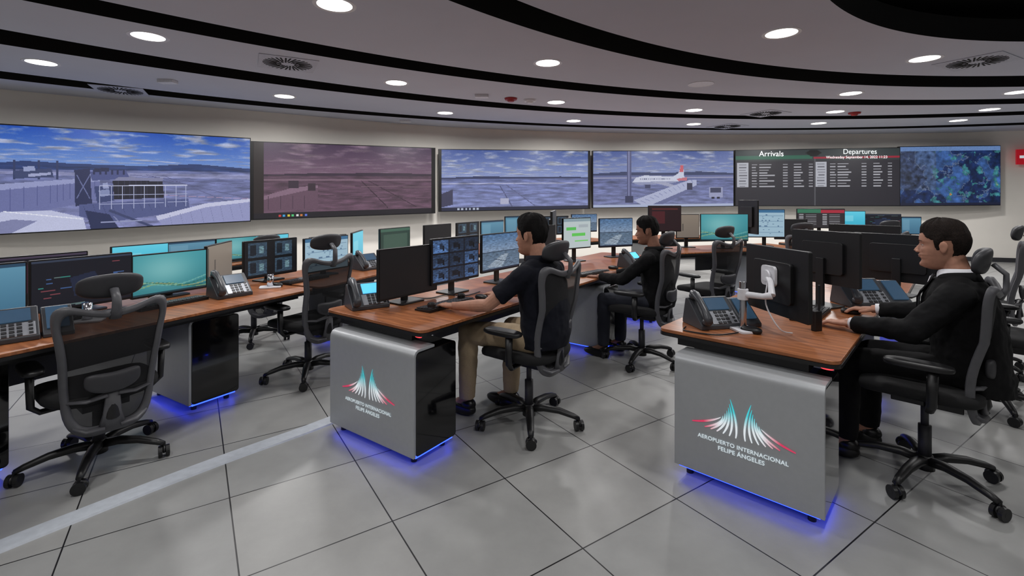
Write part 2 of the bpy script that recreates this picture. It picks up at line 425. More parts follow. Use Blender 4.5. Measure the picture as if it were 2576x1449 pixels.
def video_screen(a,b,zt,zb,pic,label,texts=(),mg=.004):
    a=Vector(a); b=Vector(b); mid=(a+b)/2; d=(b-a); L=d.length; ux=d/L
    ang=math.atan2(ux.y,ux.x)
    e=empty('video_wall_screen',(mid.x,mid.y,(zt[0]+zb[0])/2),ang,label,'screen','video wall screens')
    z0=e.location.z
    def cor(s,t,y=-.045):
        zl=zb[0]*(1-s)+zb[1]*s; zh=zt[0]*(1-s)+zt[1]*s
        return ((s-.5)*L,y,zl*(1-t)+zh*t-z0)
    mb=MB(); F=[cor(s,t,-.04) for s,t in((-mg,-.012),(1+mg,-.012),(1+mg,1.012),(-mg,1.012))]; B=[(x,.06,z) for x,y,z in F]
    mb.add(F+B,[(0,1,2,3),(7,6,5,4),(0,4,5,1),(1,5,6,2),(2,6,7,3),(3,7,4,0)])
    mb.obj('screen_housing',M_black,e)
    pic_obj(pic,cor,'screen_picture',e)
    for body,s,t,size,m in texts:
        x,y,z=cor(s,t,-.05); M=Matrix.Translation((x,y,z))@Matrix.Rotation(math.radians(90),4,'X')
        text_mesh(body,size,'screen_text',m,e,M)
    return e

W1=420;H1=160; p=Pic(W1,H1)
def q1(u,v):
    s=(u+60)/688; top=315+(350-315)*u/628; bot=588+(555-588)*u/628; return (s,(bot-v)/(bot-top))
p.grad(0,.64,(126,130,176),(100,108,154)); p.grad(.64,1,(112,146,210),(28,78,178))
p.clouds(.66,1,(178,188,222),6,-.02,3,1.2)
p.poly([q1(-60,418),q1(60,405),q1(170,412),q1(330,418),q1(470,413),q1(628,425),q1(628,434),q1(-60,425)],(44,62,112))
p.poly([q1(-60,430),q1(628,440),q1(628,452),q1(-60,436)],(138,142,184)); p.mottle(0,.63,.3)
for k in range(3): p.line(q1(300+40*k,440),q1(628,470+30*k),.006,(90,92,134))
p.line(q1(-40,470),q1(628,500),.005,(176,150,180)); p.line(q1(200,460),q1(628,455),.005,(90,92,134))
for u in (40,90,130): p.rect(q1(u,430)[0],q1(u+5,430)[0],.5,.68,(50,60,100))
p.poly([q1(40,430),q1(120,424),q1(125,446),q1(45,450)],(60,70,110)); p.poly([q1(60,420),q1(84,418),q1(86,430),q1(62,432)],(150,160,200)); p.poly([q1(70,438),q1(118,434),q1(118,440),q1(72,446)],(160,166,204))
p.poly([q1(-60,470),q1(150,455),q1(228,450),q1(228,500),q1(150,520),q1(-60,565)],(108,114,164))
p.poly([q1(-60,470),q1(150,452),q1(228,447),q1(228,456),q1(-60,488)],(150,156,200))
for k in range(20): p.line(q1(-50+14*k,480-1.2*k),q1(-50+14*k,550-3.2*k),.004,(84,90,142))
p.poly([q1(-60,560),q1(20,532),q1(120,530),q1(190,548),q1(200,590),q1(-60,600)],(192,196,226))
p.poly([q1(-60,575),q1(40,552),q1(90,556),q1(30,590),q1(-60,600)],(128,132,172)); p.line(q1(20,532),q1(190,552),.008,(230,232,246))
p.poly([q1(170,428),q1(205,424),q1(210,512),q1(172,520)],(42,48,86)); p.line(q1(175,440),q1(205,500),.008,(110,118,166)); p.line(q1(205,440),q1(175,500),.008,(110,118,166))
p.poly([q1(205,432),q1(290,428),q1(300,450),q1(210,455)],(76,84,136)); p.poly([q1(215,424),q1(250,422),q1(250,432),q1(215,433)],(36,42,76))
for k in range(6): p.rect(q1(212+14*k,440)[0],q1(217+14*k,440)[0],.55,.6,(40,46,84))
p.poly([q1(258,455),q1(272,448),q1(382,450),q1(386,498),q1(262,503)],(30,30,48))
for k in range(8): p.line(q1(272+14*k,455),q1(272+14*k,498),.005,(52,52,76))
p.poly([q1(258,455),q1(272,446),q1(384,448),q1(382,456)],(128,130,164))
p.poly([q1(180,515),q1(450,500),q1(455,530),q1(250,560),q1(180,545)],(82,90,138))
for k in range(12): p.line(q1(190+22*k,516-k),q1(200+22*k,550-3*k),.004,(60,68,112))
p.poly([q1(215,470),q1(258,466),q1(262,505),q1(222,512)],(58,68,114)); p.poly([q1(225,480),q1(250,476),q1(252,492),q1(230,496)],(130,140,182)); p.poly([q1(234,462),q1(246,460),q1(250,475),q1(236,476)],(150,158,198))
for k in range(9): p.line(q1(228+27*k,468),q1(228+27*k,528-k),.007,(180,186,220))
p.line(q1(228,468),q1(448,466),.009,(196,200,228)); p.line(q1(228,492),q1(448,488),.006,(170,176,212)); p.line(q1(228,515),q1(448,508),.006,(170,176,212))
p.poly([q1(365,545),q1(500,512),q1(628,500),q1(628,560),q1(395,590)],(148,152,196))
p.poly([q1(365,545),q1(500,512),q1(628,500),q1(628,508),q1(500,522),q1(370,556)],(198,200,228))
for k in range(9): p.line(q1(400+28*k,540-4*k),q1(410+28*k,575-4*k),.004,(122,126,168))
p.poly([q1(195,530),q1(250,540),q1(280,585),q1(210,588)],(40,48,86)); p.line(q1(250,530),q1(380,580),.025,(60,68,108)); p.line(q1(230,560),q1(330,556),.010,(150,156,194)); p.line(q1(260,545),q1(300,585),.010,(130,136,178))
p.speckle(0,1,.05)
video_screen((-7.3,6.41),(-4.46,8.2),(2.457,2.464),(.96,1.08),p,'wide wall screen showing airport apron and jet bridge')
p=Pic(250,108)
p.grad(.0,.58,(100,74,92),(86,62,80)); p.grad(.58,1,(114,86,108),(68,50,76)); p.clouds(.6,1,(142,118,138),6,-.05,9,1.0)
p.poly([(.05,.58),(.3,.6),(.5,.605),(.7,.615),(1,.6),(1,.57),(.05,.56)],(52,38,56)); p.mottle(.07,.58,.3)
p.rect(.05,1,.5,.515,(126,100,116)); p.line((.56,.5),(.72,.1),.012,(52,36,50)); p.line((.6,.5),(.9,.1),.012,(60,42,56)); p.line((.3,.3),(1,.22),.008,(70,52,66))
p.line((.45,.42),(1,.4),.008,(116,92,104))
p.poly([(.05,.3),(.18,.4),(.32,.44),(.32,.12),(.05,.09)],(100,74,92)); p.poly([(.05,.3),(.18,.4),(.32,.44),(.32,.40),(.05,.25)],(132,104,124)); p.rect(.17,.22,.4,.5,(52,38,54)); p.rect(.27,.31,.36,.46,(52,38,50))
for k in range(8): p.line((.07+.03*k,.12),(.07+.03*k,.3),.008,(76,54,72))
p.rect(0,.05,0,1,(34,24,24)); p.rect(0,1,0,.07,(22,18,28)); p.speckle(0,1,.06)
for k in range(7): p.rect(.12+.022*k,.132+.022*k,.02,.05,[(200,60,60),(60,160,220),(220,200,60),(80,200,120),(220,220,220),(200,120,60),(90,120,220)][k])
video_screen((-4.44,8.28),(-1.68,9.95),(2.42,2.484),(1.10,1.163),p,'wall screen with pink-tinted airport apron view',mg=.028)
p=Pic(210,92)
p.grad(0,.54,(128,136,182),(106,116,166)); p.grad(.54,1,(140,154,202),(66,88,154)); p.clouds(.56,1,(188,196,222),7,-.04,14,1.1)
p.poly([(0,.54),(.3,.57),(.45,.55),(.8,.56),(1,.545),(1,.52),(0,.52)],(48,56,94)); p.rect(0,1,.44,.46,(160,164,198)); p.rect(0,1,.5,.515,(74,84,126)); p.mottle(.05,.52,.3)
p.line((.38,.4),(.46,.06),.014,(76,80,116)); p.line((.42,.42),(.62,.06),.012,(90,94,132)); p.line((0,.3),(1,.25),.008,(102,104,144)); p.line((.2,.36),(1,.36),.006,(170,172,200))
p.poly([(0,.28),(.07,.35),(.07,.1),(0,.06)],(60,60,88)); p.rect(.38,.44,.1,.2,(176,178,206)); p.rect(0,1,0,.05,(34,38,62)); p.speckle(.05,1,.05)
for k in range(6): p.rect(.1+.025*k,.112+.025*k,.012,.04,(180,190,210))
video_screen((-1.475,10.05),(1.706,10.95),(2.469,2.524),(1.193,1.233),p,'wall screen showing blue-tinted empty runway under clouds',mg=.018)
p=Pic(230,90)
p.grad(0,.6,(116,122,164),(94,102,148)); p.grad(.6,1,(126,140,188),(72,90,150)); p.clouds(.62,1,(170,178,208),7,-.07,20,1.0)
p.poly([(0,.6),(.2,.63),(.5,.61),(.75,.63),(1,.6),(1,.57),(0,.57)],(50,60,98)); p.rect(0,1,.51,.53,(146,148,180)); p.rect(0,1,.44,.46,(80,86,124)); p.mottle(.05,.5,.3)
p.poly([(.27,.44),(.3,.53),(.36,.565),(.56,.54),(.6,.60),(.615,.74),(.635,.74),(.64,.55),(.65,.5),(.55,.42),(.32,.39)],(200,204,224))
p.poly([(.27,.44),(.32,.39),(.55,.42),(.62,.46),(.4,.45)],(140,146,180))
p.poly([(.4,.45),(.5,.45),(.62,.34),(.56,.34)],(160,163,190)); p.rect(.36,.4,.33,.4,(60,64,98)); p.poly([(.605,.62),(.615,.74),(.635,.74),(.637,.62)],(196,90,104)); p.poly([(.585,.50),(.66,.53),(.66,.47),(.60,.46)],(190,110,124))
for k in range(16): p.rect(.325+.014*k,.331+.014*k,.49,.51,(70,78,114))
p.poly([(.28,.12),(.33,.05),(.42,.05),(.73,.38),(.73,.48),(.68,.48)],(172,178,208)); p.poly([(.33,.05),(.42,.05),(.73,.38),(.73,.33),(.45,.0)],(100,106,148))
for k in range(12): p.line((.33+.033*k,.11+.033*k),(.365+.031*k,.075+.031*k),.010,(128,134,176))
p.rect(.235,.265,.08,1,(78,82,122)); p.rect(.245,.252,.08,1,(126,130,170))
p.rect(.22,.28,.08,.2,(52,56,88)); p.rect(.82,.92,.16,.35,(152,156,190)); p.rect(.83,.91,.24,.33,(60,64,92)); p.rect(.84,.86,.13,.17,(26,26,44)); p.rect(.88,.9,.13,.17,(26,26,44))
p.rect(.66,.7,.3,.42,(50,50,76)); p.rect(0,1,0,.05,(170,180,210)); p.speckle(.05,1,.05)
video_screen((1.841,11.0),(5.2,11.38),(2.529,2.572),(1.25,1.285),p,'wall screen showing parked passenger jet and jet bridge')
p=Pic(240,90)
p.I[:]=(40,38,46); p.rect(0,1,.8,1,(48,56,58)); p.rect(0,.47,.83,.9,(44,96,78)); p.rect(.48,1,.83,.87,(150,34,54)); p.rect(.485,.49,.0,.83,(80,80,86))
p.poly([(.43,.94),(.46,.99),(.5,.99),(.53,.94),(.5,.88),(.46,.88)],(12,12,14))
rs=np.random.RandomState(5)
for base in(.02,.5):
    p.rect(base-.01,base+.06,.33,.78,(176,178,188))
    for r in range(9):
        t=.76-.049*r
        for k in range(3): p.rect(base+.0+rs.rand()*.01,base+.03+rs.rand()*.02,t-.028,t-.012,(100,100,110))
        p.rect(base+.08,base+.10+rs.rand()*.015,t-.03,t-.012,(160,160,168)); x=base+.125
        p.rect(x,x+.05+rs.rand()*.05,t-.03,t-.012,(170,170,178))
        p.rect(base+.27,base+.30,t-.03,t-.012,(160,160,168)); p.rect(base+.34,base+.38+rs.rand()*.02,t-.03,t-.012,(170,170,178)); p.rect(base+.43,base+.455,t-.03,t-.012,(150,150,158))
video_screen((5.26,11.38),(8.97,11.2),(2.58,2.625),(1.29,1.293),p,'wall screen with airport arrivals and departures tables',
  [('Arrivals',.22,.93,.18,M_stext),('Departures',.76,.945,.165,M_stext),('Wednesday September 14, 2022 11:23',.74,.85,.088,M_stext)])
p=Pic(170,96)
for j in range(96):
    for i in range(170):
        u=i/170;v_=j/96
        v=noise.fractal(Vector((u*5,v_*3,7.3)),1,2,7); w=noise.fractal(Vector((u*13,v_*8,2.1)),.9,2.1,7); n2=noise.fractal(Vector((u*20,v_*14,9.1)),1,2,4)
        c=np.array((26,46,92)) if v<0 else np.array((46,74,122))
        c=c*(1+v*.5+n2*.35)
        if w>.32 and u>.3: c=np.array((66,140,152))*(.5+.6*w+.3*n2)
        if u<.36 and v_>.25: c=c*.55+np.array((44,48,58))*(.8+.6*n2)
        if abs(v)<.025: c=c*.4+np.array((120,130,150))*.6
        if w>.72 and u>.4 and v_<.5: c=np.array((180,150,80)) if w<.85 else np.array((180,70,70))
        p.I[j,i]=c
p.rect(0,1,.93,1,(100,130,180)); p.rect(0,1,0,.04,(26,30,54)); p.speckle(0,1,.12)
video_screen((8.99,11.2),(11.0,10.9),(2.645,2.64),(1.293,1.315),p,'wall screen showing blue satellite weather radar map')

e=empty('exit_sign',(11.44,10.83,2.39),math.radians(-17),'red emergency sign with white arrow on the wall','sign')
mb=MB(); mb.box((.15,0,0),(.5,.03,.34)); mb.obj('sign_plate',mat('sign_red',(190,25,40),.4,em=(190,25,40),es=.35),e,bevel=.01)
mb=MB(); mb.prism([(-.04,-.03),(.04,-.03),(.04,-.08),(.14,0),(.04,.08),(.04,.03),(-.04,.03)],-.021,-.017,axis='y'); mb.obj('sign_arrow',M_text,e)

# ------------------------------------------------------------ desks
def worktop(tip,e1,Wd,d0,d1,label):
    e1=Vector(e1).normalized(); d=Vector((-e1.y,e1.x)); o0=Vector(tip)+d*d0; L=d1-d0
    rot=math.atan2(e1.y,e1.x)
    e=empty('worktop',(o0.x,o0.y,.0),rot,label,'desk','curved rows of control desks')
    mb=MB(); mb.prism(rrect(Wd,L,.05,5,Wd/2,L/2),.704,.722,0); mb.obj('wood_surface',M_wood,e,bevel=.003)
    mb=MB(); mb.prism(rrect(Wd+.006,L+.006,.053,5,Wd/2,L/2),.686,.7035,0); mb.obj('edge_band',M_black,e)
    mb=MB(); mb.box((Wd*.48,L/2,.661),(Wd*.74,L-.1,.049)); mb.obj('support_beam',M_black,e)
    if L>1.4:
        mb=MB(); mb.box((Wd*.22,L/2+.15,.50),(.02,L-1.3,.27)); mb.obj('modesty_panel',M_black,e)
    return e
def bz(P,t): return (1-t)**3*P[0]+3*(1-t)**2*t*P[1]+3*(1-t)*t*t*P[2]+t**3*P[3]
def logo(parent,W):
    cx=W*.49
    vs=[];fs=[];cs=[]
    white=np.array(lin((235,242,246))); cyan=np.array(lin((70,212,222))); pink=np.array(lin((222,60,100)))
    EDGE=[Vector(v) for v in((.048,.468),(.057,.388),(.100,.325),(.236,.306))]
    NS=7
    for side in(-1,1):
        for k in range(NS):
            f=k/(NS-1.0)
            p0=bz(EDGE,.50*f**.9)
            if k==NS-1: P=[bz(EDGE,.48),bz(EDGE,.65),bz(EDGE,.82),EDGE[3]]
            else:
                p3=Vector((.022+.180*f,.286+.011*f)); p1=p0+Vector((-.018*(1-f)+.004*f,-.055+.022*f)); p2=p3+Vector((-.012-.045*f,.052-.036*f)); P=[p0,p1,p2,p3]
            n=18; b=len(vs)
            for i in range(n+1):
                t=i/n; q=bz(P,t); tg=(bz(P,min(1,t+.01))-bz(P,max(0,t-.01))).normalized(); nn=Vector((-tg.y,tg.x))
                w=.0050*math.sin(math.pi*min(.97,.04+.80*t))**.9
                for sg in(-1,1):
                    pt=q+nn*w*sg; vs.append((cx+side*pt.x,-.0035,pt.y))
                    if q.x<.095:
                        a=max(0,min(1,(.41-q.y)/.07)); c=cyan*(1-a)+white*a
                    else:
                        a=min(1,(q.x-.095)/.08); c=white*(1-a)+pink*a
                    cs.append((*c,1))
            for i in range(n): a=b+2*i; fs.append((a,a+1,a+3,a+2) if side<0 else (a,a+2,a+3,a+1))
    me=bpy.data.meshes.new('wing_logo'); me.from_pydata(vs,[],fs); at=me.color_attributes.new('pic','FLOAT_COLOR','POINT'); at.data.foreach_set('color',np.array(cs,dtype=np.float32).ravel())
    me.materials.append(M_logo); o=bpy.data.objects.new('wing_logo',me); COL.objects.link(o); o.parent=parent; o['label']='white, cyan and pink feathered wings emblem'
    for body,z,s in(('AEROPUERTO INTERNACIONAL',.243,.0272),('FELIPE ÁNGELES',.210,.0285)):
        M=Matrix.Translation((cx,-.0035,z))@Matrix.Rotation(math.radians(90),4,'X')
        text_mesh(body,s,'panel_text',M_text,parent,M,1.06,.0006)
def cabinet(BL,e1,W,label,D=.34,with_logo=False,top=.632):
    e1=Vector(e1).normalized(); rot=math.atan2(e1.y,e1.x)
    e=empty('desk_cabinet',(BL[0],BL[1],0),rot,label,'cabinet','desk end cabinets')
    mb=MB(); T=top
    prof=[(0,.05),(0,T-.05),(.004,T-.028),(.014,T-.01),(.035,T),(.16,T),(.16,T-.015),(.038,T-.016),(.024,T-.024),(.018,T-.04),(.018,.05)]
    mb.prism(prof,0,W,axis='x'); mb.obj('silver_panel',M_silver,e,bevel=.003)
    mb=MB(); mb.prism(rrect(D-.02,T-.02-.05,.02,4,D/2+.01,(T-.02+.05)/2),.012,W-.002,axis='x'); mb.obj('cabinet_body',M_gloss,e,bevel=.004)
    mb=MB()
    for x in(.06,W-.06):
        for y in(.06,D-.06): mb.cyl((x,y,0),(x,y,.05),.018,12)
    mb.obj('feet',M_black,e)
    mb=MB(); mb.box((W/2,.02,.044),(W-.04,.01,.008)); mb.box((W-.015,D/2,.044),(.01,D-.05,.008)); mb.box((W/2,D-.025,.044),(W-.04,.01,.008))
    o=mb.obj('led_strip',M_led,e); o['label']='glowing blue light strip'
    if with_logo: logo(e,W)
    return e
eC=Vector((.809,-.588)); dC=Vector((.588,.809)); eR=Vector((.731,-.682)); dR=Vector((.682,.731))
LW='brown wood worktop with dark edge'
tC=Vector((-1.234,3.185))
worktop(tC,eC,.915,0,2.55,LW+', monitors and phone'); worktop(tC,eC,.915,2.56,4.2,LW)
tR=Vector((.824,2.725))
worktop(tR,eR,.86,0,2.1,LW+', phones and monitor arm'); worktop(tR,eR,.95,2.11,4.5,LW)
def Ltop(p,q,dep,label):
    p=Vector(p);q=Vector(q); d=(q-p).normalized(); e1=Vector((d.y,-d.x)); worktop(p-e1*dep,e1,dep,0,(q-p).length,label)
Ltop((-2.75,1.5),(-1.60,3.92),.9,LW+' along the video wall'); Ltop((-1.57,3.98),(-.88,5.72),.9,LW); Ltop((-.85,5.8),(.22,7.45),.9,LW); Ltop((.28,7.52),(1.8,8.6),.85,LW); Ltop((1.88,8.65),(3.9,9.1),.8,LW)
Ltop((2.2,6.45),(4.4,7.15),.8,LW); Ltop((4.6,7.3),(7.2,7.8),.8,LW)
Ltop((-3.60,4.3),(-2.75,6.1),.65,LW)
cabinet((-1.141,3.022),(.613,-.437),.753,'silver and black desk cabinet with wing logo, blue underglow',with_logo=True)
cabinet((.861,2.557),eR,.68,'large silver desk cabinet with wing logo and blue underglow',with_logo=True)
def cab_at(base,e1,d,t,W,lab='silver and black desk cabinet with blue underglow'):
    b=Vector(base)+Vector(d)*t; return cabinet((b.x,b.y),e1,W,lab)
cab_at((-1.141,3.022),eC,dC,2.35,.75); cab_at((-1.141,3.022),eC,dC,3.7,.75)
cab_at((.861,2.557),eR,dR,1.6,.68); cab_at((.861,2.557),eR,dR,3.9,.68)
cabinet((-2.69,3.55),(.839,-.5),.6,'silver and black desk cabinet with blue underglow')
cabinet((-3.32,2.50),(.86,-.45),.6,'black desk cabinet with blue underglow')
cabinet((-2.15,5.1),(.86,-.45),.6,'silver and black desk cabinet with blue underglow')
cabinet((-1.3,6.9),(.86,-.5),.6,'silver and black desk cabinet with blue underglow')
cabinet((-4.0,5.0),(.88,-.45),.5,'silver and black desk cabinet with blue underglow')
for x,y in((.4,8.5),(2.3,9.3),(3.3,7.5),(5.6,8.1)): cabinet((x,y),(.35,-.93),.55,'silver and black desk cabinet with blue underglow',D=.3)
for t,e1,Wd in((tC,eC,.915),(tR,eR,.86)):
    c=t+e1*(Wd-.05)+Vector((-e1.y,e1.x))*.02; mb=MB(); mb.ell((0,0,0),(.026,.012,.006),n=14,m=8); o=mb.obj('indicator_light',M_redled,loc=(c.x,c.y,.680),rot=math.atan2(e1.y,e1.x),smooth=True); tag(o,'small glowing red light under the desk corner','light')

# ------------------------------------------------------------ monitors
def paint(kind,seed=0):
    p=Pic(84,48); rs=np.random.RandomState(seed); I=p.I
    if kind=='off': I[:]=(12,12,15)
    elif kind=='teal':
        p.grad(0,1,(44,120,130),(62,150,162)); c=np.exp(-((p.S-.4)**2*6+(p.T-.6)**2*5))[...,None]; p.I=p.I*(1-c*.6)+np.array((160,214,212))*c*.6
        for k in range(5):
            for i in range(24): a=i/24; p.line((a,.15+.1*math.sin(a*5+k*.5)+.03*k),(a+.045,.15+.1*math.sin((a+.045)*5+k*.5)+.03*k),.03,[(160,180,110),(24,84,86),(190,176,110),(30,100,86),(130,190,176)][k],.6)
        p.rect(0,1,0,.05,(26,60,70))
    elif kind=='cyan': p.grad(0,1,(60,180,210),(100,210,235)); p.rect(.1,.5,.3,.7,(150,225,240),.5); p.rect(0,1,0,.05,(20,60,90))
    elif kind=='blue':
        p.grad(0,1,(62,108,136),(96,148,174)); p.rect(0,1,.93,1,(40,70,95)); p.rect(.05,.4,.2,.85,(120,165,188),.5)
    elif kind=='dark':
        I[:]=(14,18,30)
        for k in range(26): x,y=rs.rand(2); p.rect(x,x+.03+.12*rs.rand(),y,y+.022,[(60,90,140),(120,60,70),(90,110,110),(50,130,120)][k%4])
        p.rect(0,1,.95,1,(50,60,80)); p.poly([(.4,.2),(.7,.35),(.6,.7),(.35,.6)],(26,36,60)); p.rect(.62,.98,.08,.3,(90,120,140),.6)
    elif kind=='magenta':
        I[:]=(16,14,26); p.poly([(.2,.1),(.35,.5),(.2,.9),(.5,.8),(.6,.3)],(110,40,80)); p.rect(.7,.95,.1,.9,(30,50,80)); p.rect(0,1,.95,1,(70,60,80))
    elif kind=='cctv':
        I[:]=(16,20,30)
        for a in range(3):
            for b in range(3):
                x=a/3;y=b/3; c=np.array((56,80,116))*(.5+.7*rs.rand()); p.rect(x+.01,x+.32,y+.015,y+.31,c); p.poly([(x+.02,y+.02),(x+.3,y+.02),(x+.2,y+.2),(x+.1,y+.2)],c*1.3); p.rect(x+.05+.1*rs.rand(),x+.2,y+.1,y+.22,c*.5); p.rect(x+.2,x+.24,y+.06,y+.18,c*.3)
        p.mottle(0,1,.5,30)
    elif kind=='cctv2':
        I[:]=(10,14,20)
        for a in range(2):
            for b in range(2):
                x=a/2;y=b/2; p.rect(x+.06,x+.4,y+.05,y+.45,(50,70,88)); p.rect(x+.1,x+.2,y+.1,y+.4,(20,28,38)); p.rect(x+.26,x+.34,y+.15,y+.35,(100,130,140))
        p.mottle(0,1,.4,30)
    elif kind=='sheet':
        I[:]=(160,190,208); p.rect(0,1,.9,1,(60,110,150))
        for k in range(11): p.rect(.03,.97,.08+.07*k,.087+.07*k,(120,150,175))
        for k in range(30): x,y=rs.rand(2); p.rect(.05+x*.8,.09+x*.8,.1+.07*int(y*11),.13+.07*int(y*11),(90,120,150))
    elif kind=='green':
        I[:]=(40,64,56); p.rect(0,1,.9,1,(64,100,84)); p.rect(.1,.9,.2,.8,(62,88,76))
    elif kind=='mailgreen':
        I[:]=(190,202,204); p.rect(0,1,.9,1,(140,160,170)); p.rect(.1,.45,.6,.7,(90,190,90)); p.rect(.3,.8,.4,.5,(100,200,90)); p.rect(.4,.9,.2,.26,(120,205,110)); p.rect(.55,.9,.68,.8,(170,180,186))
    elif kind=='air':
        p.grad(0,.5,(104,124,146),(88,108,130)); p.grad(.5,1,(132,152,178),(76,110,150)); p.rect(0,1,.49,.53,(54,68,88)); p.poly([(.1,.1),(.5,.4),(.7,.42),(.5,.05)],(145,160,176)); p.line((.3,.3),(.9,.1),.02,(70,84,104)); p.rect(0,1,0,.05,(30,40,60)); p.mottle(.05,1,.3,20)
    elif kind=='beige': p.grad(0,1,(118,108,100),(136,124,112)); p.rect(.25,.3,.3,.6,(80,74,70))
    elif kind=='red': I[:]=(36,18,24); p.rect(.1,.5,.3,.8,(74,28,34)); p.rect(.1,.9,.85,.92,(84,36,38))
    elif kind=='arr':
        I[:]=(46,42,46); p.rect(0,.5,.8,1,(54,116,90)); p.rect(.5,1,.8,.95,(170,44,62))
        for b in(.03,.53):
            for r in range(7): p.rect(b,b+.1,.68-.09*r,.72-.09*r,(180,180,186)); p.rect(b+.15,b+.38,.68-.09*r,.71-.09*r,(140,140,146))
    return p
KL={'off':'black widescreen monitor with dark screen','teal':'black monitor with teal desktop wallpaper','cyan':'black monitor with bright cyan screen','blue':'black monitor with pale blue screen','dark':'black monitor showing dark data map','magenta':'black monitor with dark magenta graphics','cctv':'black monitor with grid of camera feeds','cctv2':'black monitor with four dark camera feeds','sheet':'black monitor showing white spreadsheet','green':'black monitor with dull green window','mailgreen':'black monitor with white page and green bars','air':'black monitor showing airfield camera view','beige':'black monitor with beige screen','red':'black monitor with dark red screen','arr':'black monitor with flight tables'}
def monitor(x,y,nrm,kind,w=.54,h=.325,zb=.79,label=None,arm=False,seed=0):
    nv=Vector((nrm[0],nrm[1])).normalized(); rot=phi(nv)
    if label is None: label=KL[kind]+' on desk'
    e=empty('computer_monitor',(x,y,.722),rot,label,'monitor','desk monitors'); z0=zb-.722
    mb=MB(); mb.prism(rrect(w,h,.008,3,0,z0+h/2),-.012,.012,axis='y'); mb.prism(rrect(w*.6,h*.6,.02,3,0,z0+h/2),-.035,-.01,axis='y'); mb.obj('monitor_body',M_black,e,bevel=.003)
    b=.009
    def cor(s,t): return (w/2-b-(w-2*b)*s,.0135,z0+b*1.6+(h-2.6*b)*t)
    pic_obj(paint(kind,seed),cor,'display',e)
    if not arm:
        mb=MB(); mb.box((0,-.045,(z0+h*.5)/2),(.055,.02,z0+h*.5)); mb.obj('monitor_stand',M_black,e,bevel=.004)
        mb=MB(); mb.prism(rrect(.22,.17,.02,4,0,-.03),0,.012); mb.obj('monitor_base',M_black,e,bevel=.003)
    else:
        px,py=-.02,-.19
        mb=MB(); mb.prism(rrect(.17,.12,.02,4,px,py),0,.014); mb.obj('arm_foot',M_white,e,bevel=.003)
        mb=MB(); mb.cyl((px,py,.01),(px,py,.27),.019,20); mb.obj('arm_post',M_chrome,e,bevel=.002)
        mb=MB(); mb.cyl((px,py,.17),(px,py,.23),.028,20); mb.tube([(px,py,.20),(px+.10,py+.05,.205),(px+.13,py+.08,.215)],[.018,.016,.020],12); mb.tube([(px+.13,py+.08,.215),(.06,-.08,z0+h*.5),(0,-.05,z0+h*.55)],[.018,.015,.018],12); mb.obj('swivel_arm',M_white,e,bevel=.002)
        mb=MB(); mb.prism(rrect(.11,.11,.02,4,0,z0+h*.58),-.055,-.036,axis='y'); mb.cyl((0,-.055,z0+h*.58),(0,-.07,z0+h*.58),.032,24); mb.obj('mount_plate',M_white,e,bevel=.002)
    return e
L_=(.903,-.43)
monitor(-3.0,2.62,L_,'blue',zb=.755); monitor(-2.77,3.12,L_,'dark',seed=2,zb=.755); monitor(-3.15,3.2,L_,'magenta',zb=.755)
monitor(-2.54,3.6,L_,'teal',h=.31,zb=.745); monitor(-2.48,4.08,(.97,.2),'beige',h=.32,zb=.755)
monitor(-2.15,4.3,L_,'cctv2',zb=.765); monitor(-1.77,4.6,L_,'sheet',zb=.765); monitor(-1.72,5.35,(.97,.1),'cyan',h=.33,zb=.76); monitor(-1.36,5.6,L_,'green',zb=.79); monitor(-.95,6.15,(.85,-.5),'off',zb=.80)
monitor(-1.95,5.12,L_,'blue',zb=.76,w=.5,h=.3); monitor(-.62,6.75,(.85,-.5),'cctv2',zb=.80); monitor(-.3,7.25,(.8,-.6),'blue',zb=.80)
monitor(-3.62,4.7,(.9,-.43),'cyan',zb=.735,h=.27,w=.5); monitor(-3.42,5.15,(.9,-.43),'blue',zb=.735,h=.27,w=.5); monitor(-3.2,5.6,(.9,-.43),'teal',zb=.735,h=.27,w=.5); monitor(-3.0,6.02,(.9,-.43),'cyan',zb=.735,h=.27,w=.48)
monitor(-.727,3.39,eC,'off',label='large black monitor with switched-off screen on desk',zb=.77,h=.345)
monitor(-.44,3.75,eC,'cctv',seed=3,zb=.81,h=.345); monitor(-.1,4.2,eC,'air',zb=.83)
monitor(.28,4.75,eC,'off',zb=.86); monitor(.75,5.6,(.6,-.8),'mailgreen',zb=.87,h=.36,w=.45); monitor(1.29,6.0,(.4,-.92),'air',zb=.85,h=.36,w=.5)
monitor(.45,5.25,(.97,-.15),'off',zb=.9,h=.42,w=.6)
monitor(2.23,7.05,(.1,-1),'red',zb=.97,h=.38,w=.5); monitor(2.62,7.2,(.1,-1),'beige',zb=.86,h=.36,w=.36); monitor(3.1,7.05,(0,-1),'teal',zb=.83,h=.40,w=.7)
monitor(3.55,7.25,(1,.1),'off',zb=.93,h=.5,w=.5); monitor(3.86,7.35,(-.1,-1),'sheet',zb=.86,h=.43,w=.56); monitor(5.02,7.85,(-.1,-1),'arr',zb=.97,h=.32,w=.74); monitor(5.62,7.95,(-.1,-1),'cyan',zb=1.0,h=.25,w=.38); monitor(6.1,8.0,(-.2,-1),'dark',zb=.95,h=.25,w=.62); monitor(6.7,8.1,(-.2,-1),'blue',zb=.85,h=.3,w=.3)
monitor(.1,7.75,(.6,-.8),'blue',zb=.85); monitor(1.3,8.7,(.4,-.9),'air',zb=.85); monitor(4.45,7.7,(-.1,-1),'off',zb=.80,w=.5); monitor(.75,8.3,(.5,-.85),'cctv2',zb=.83)
monitor(1.47,2.68,(.99,.15),'air',label='black monitor on white swivel arm, seen from behind',zb=.81,h=.37,w=.5,arm=True)
monitor(2.14,3.3,(.93,.36),'air',zb=.87,h=.36,w=.48,label='black monitor seen from behind on desk')
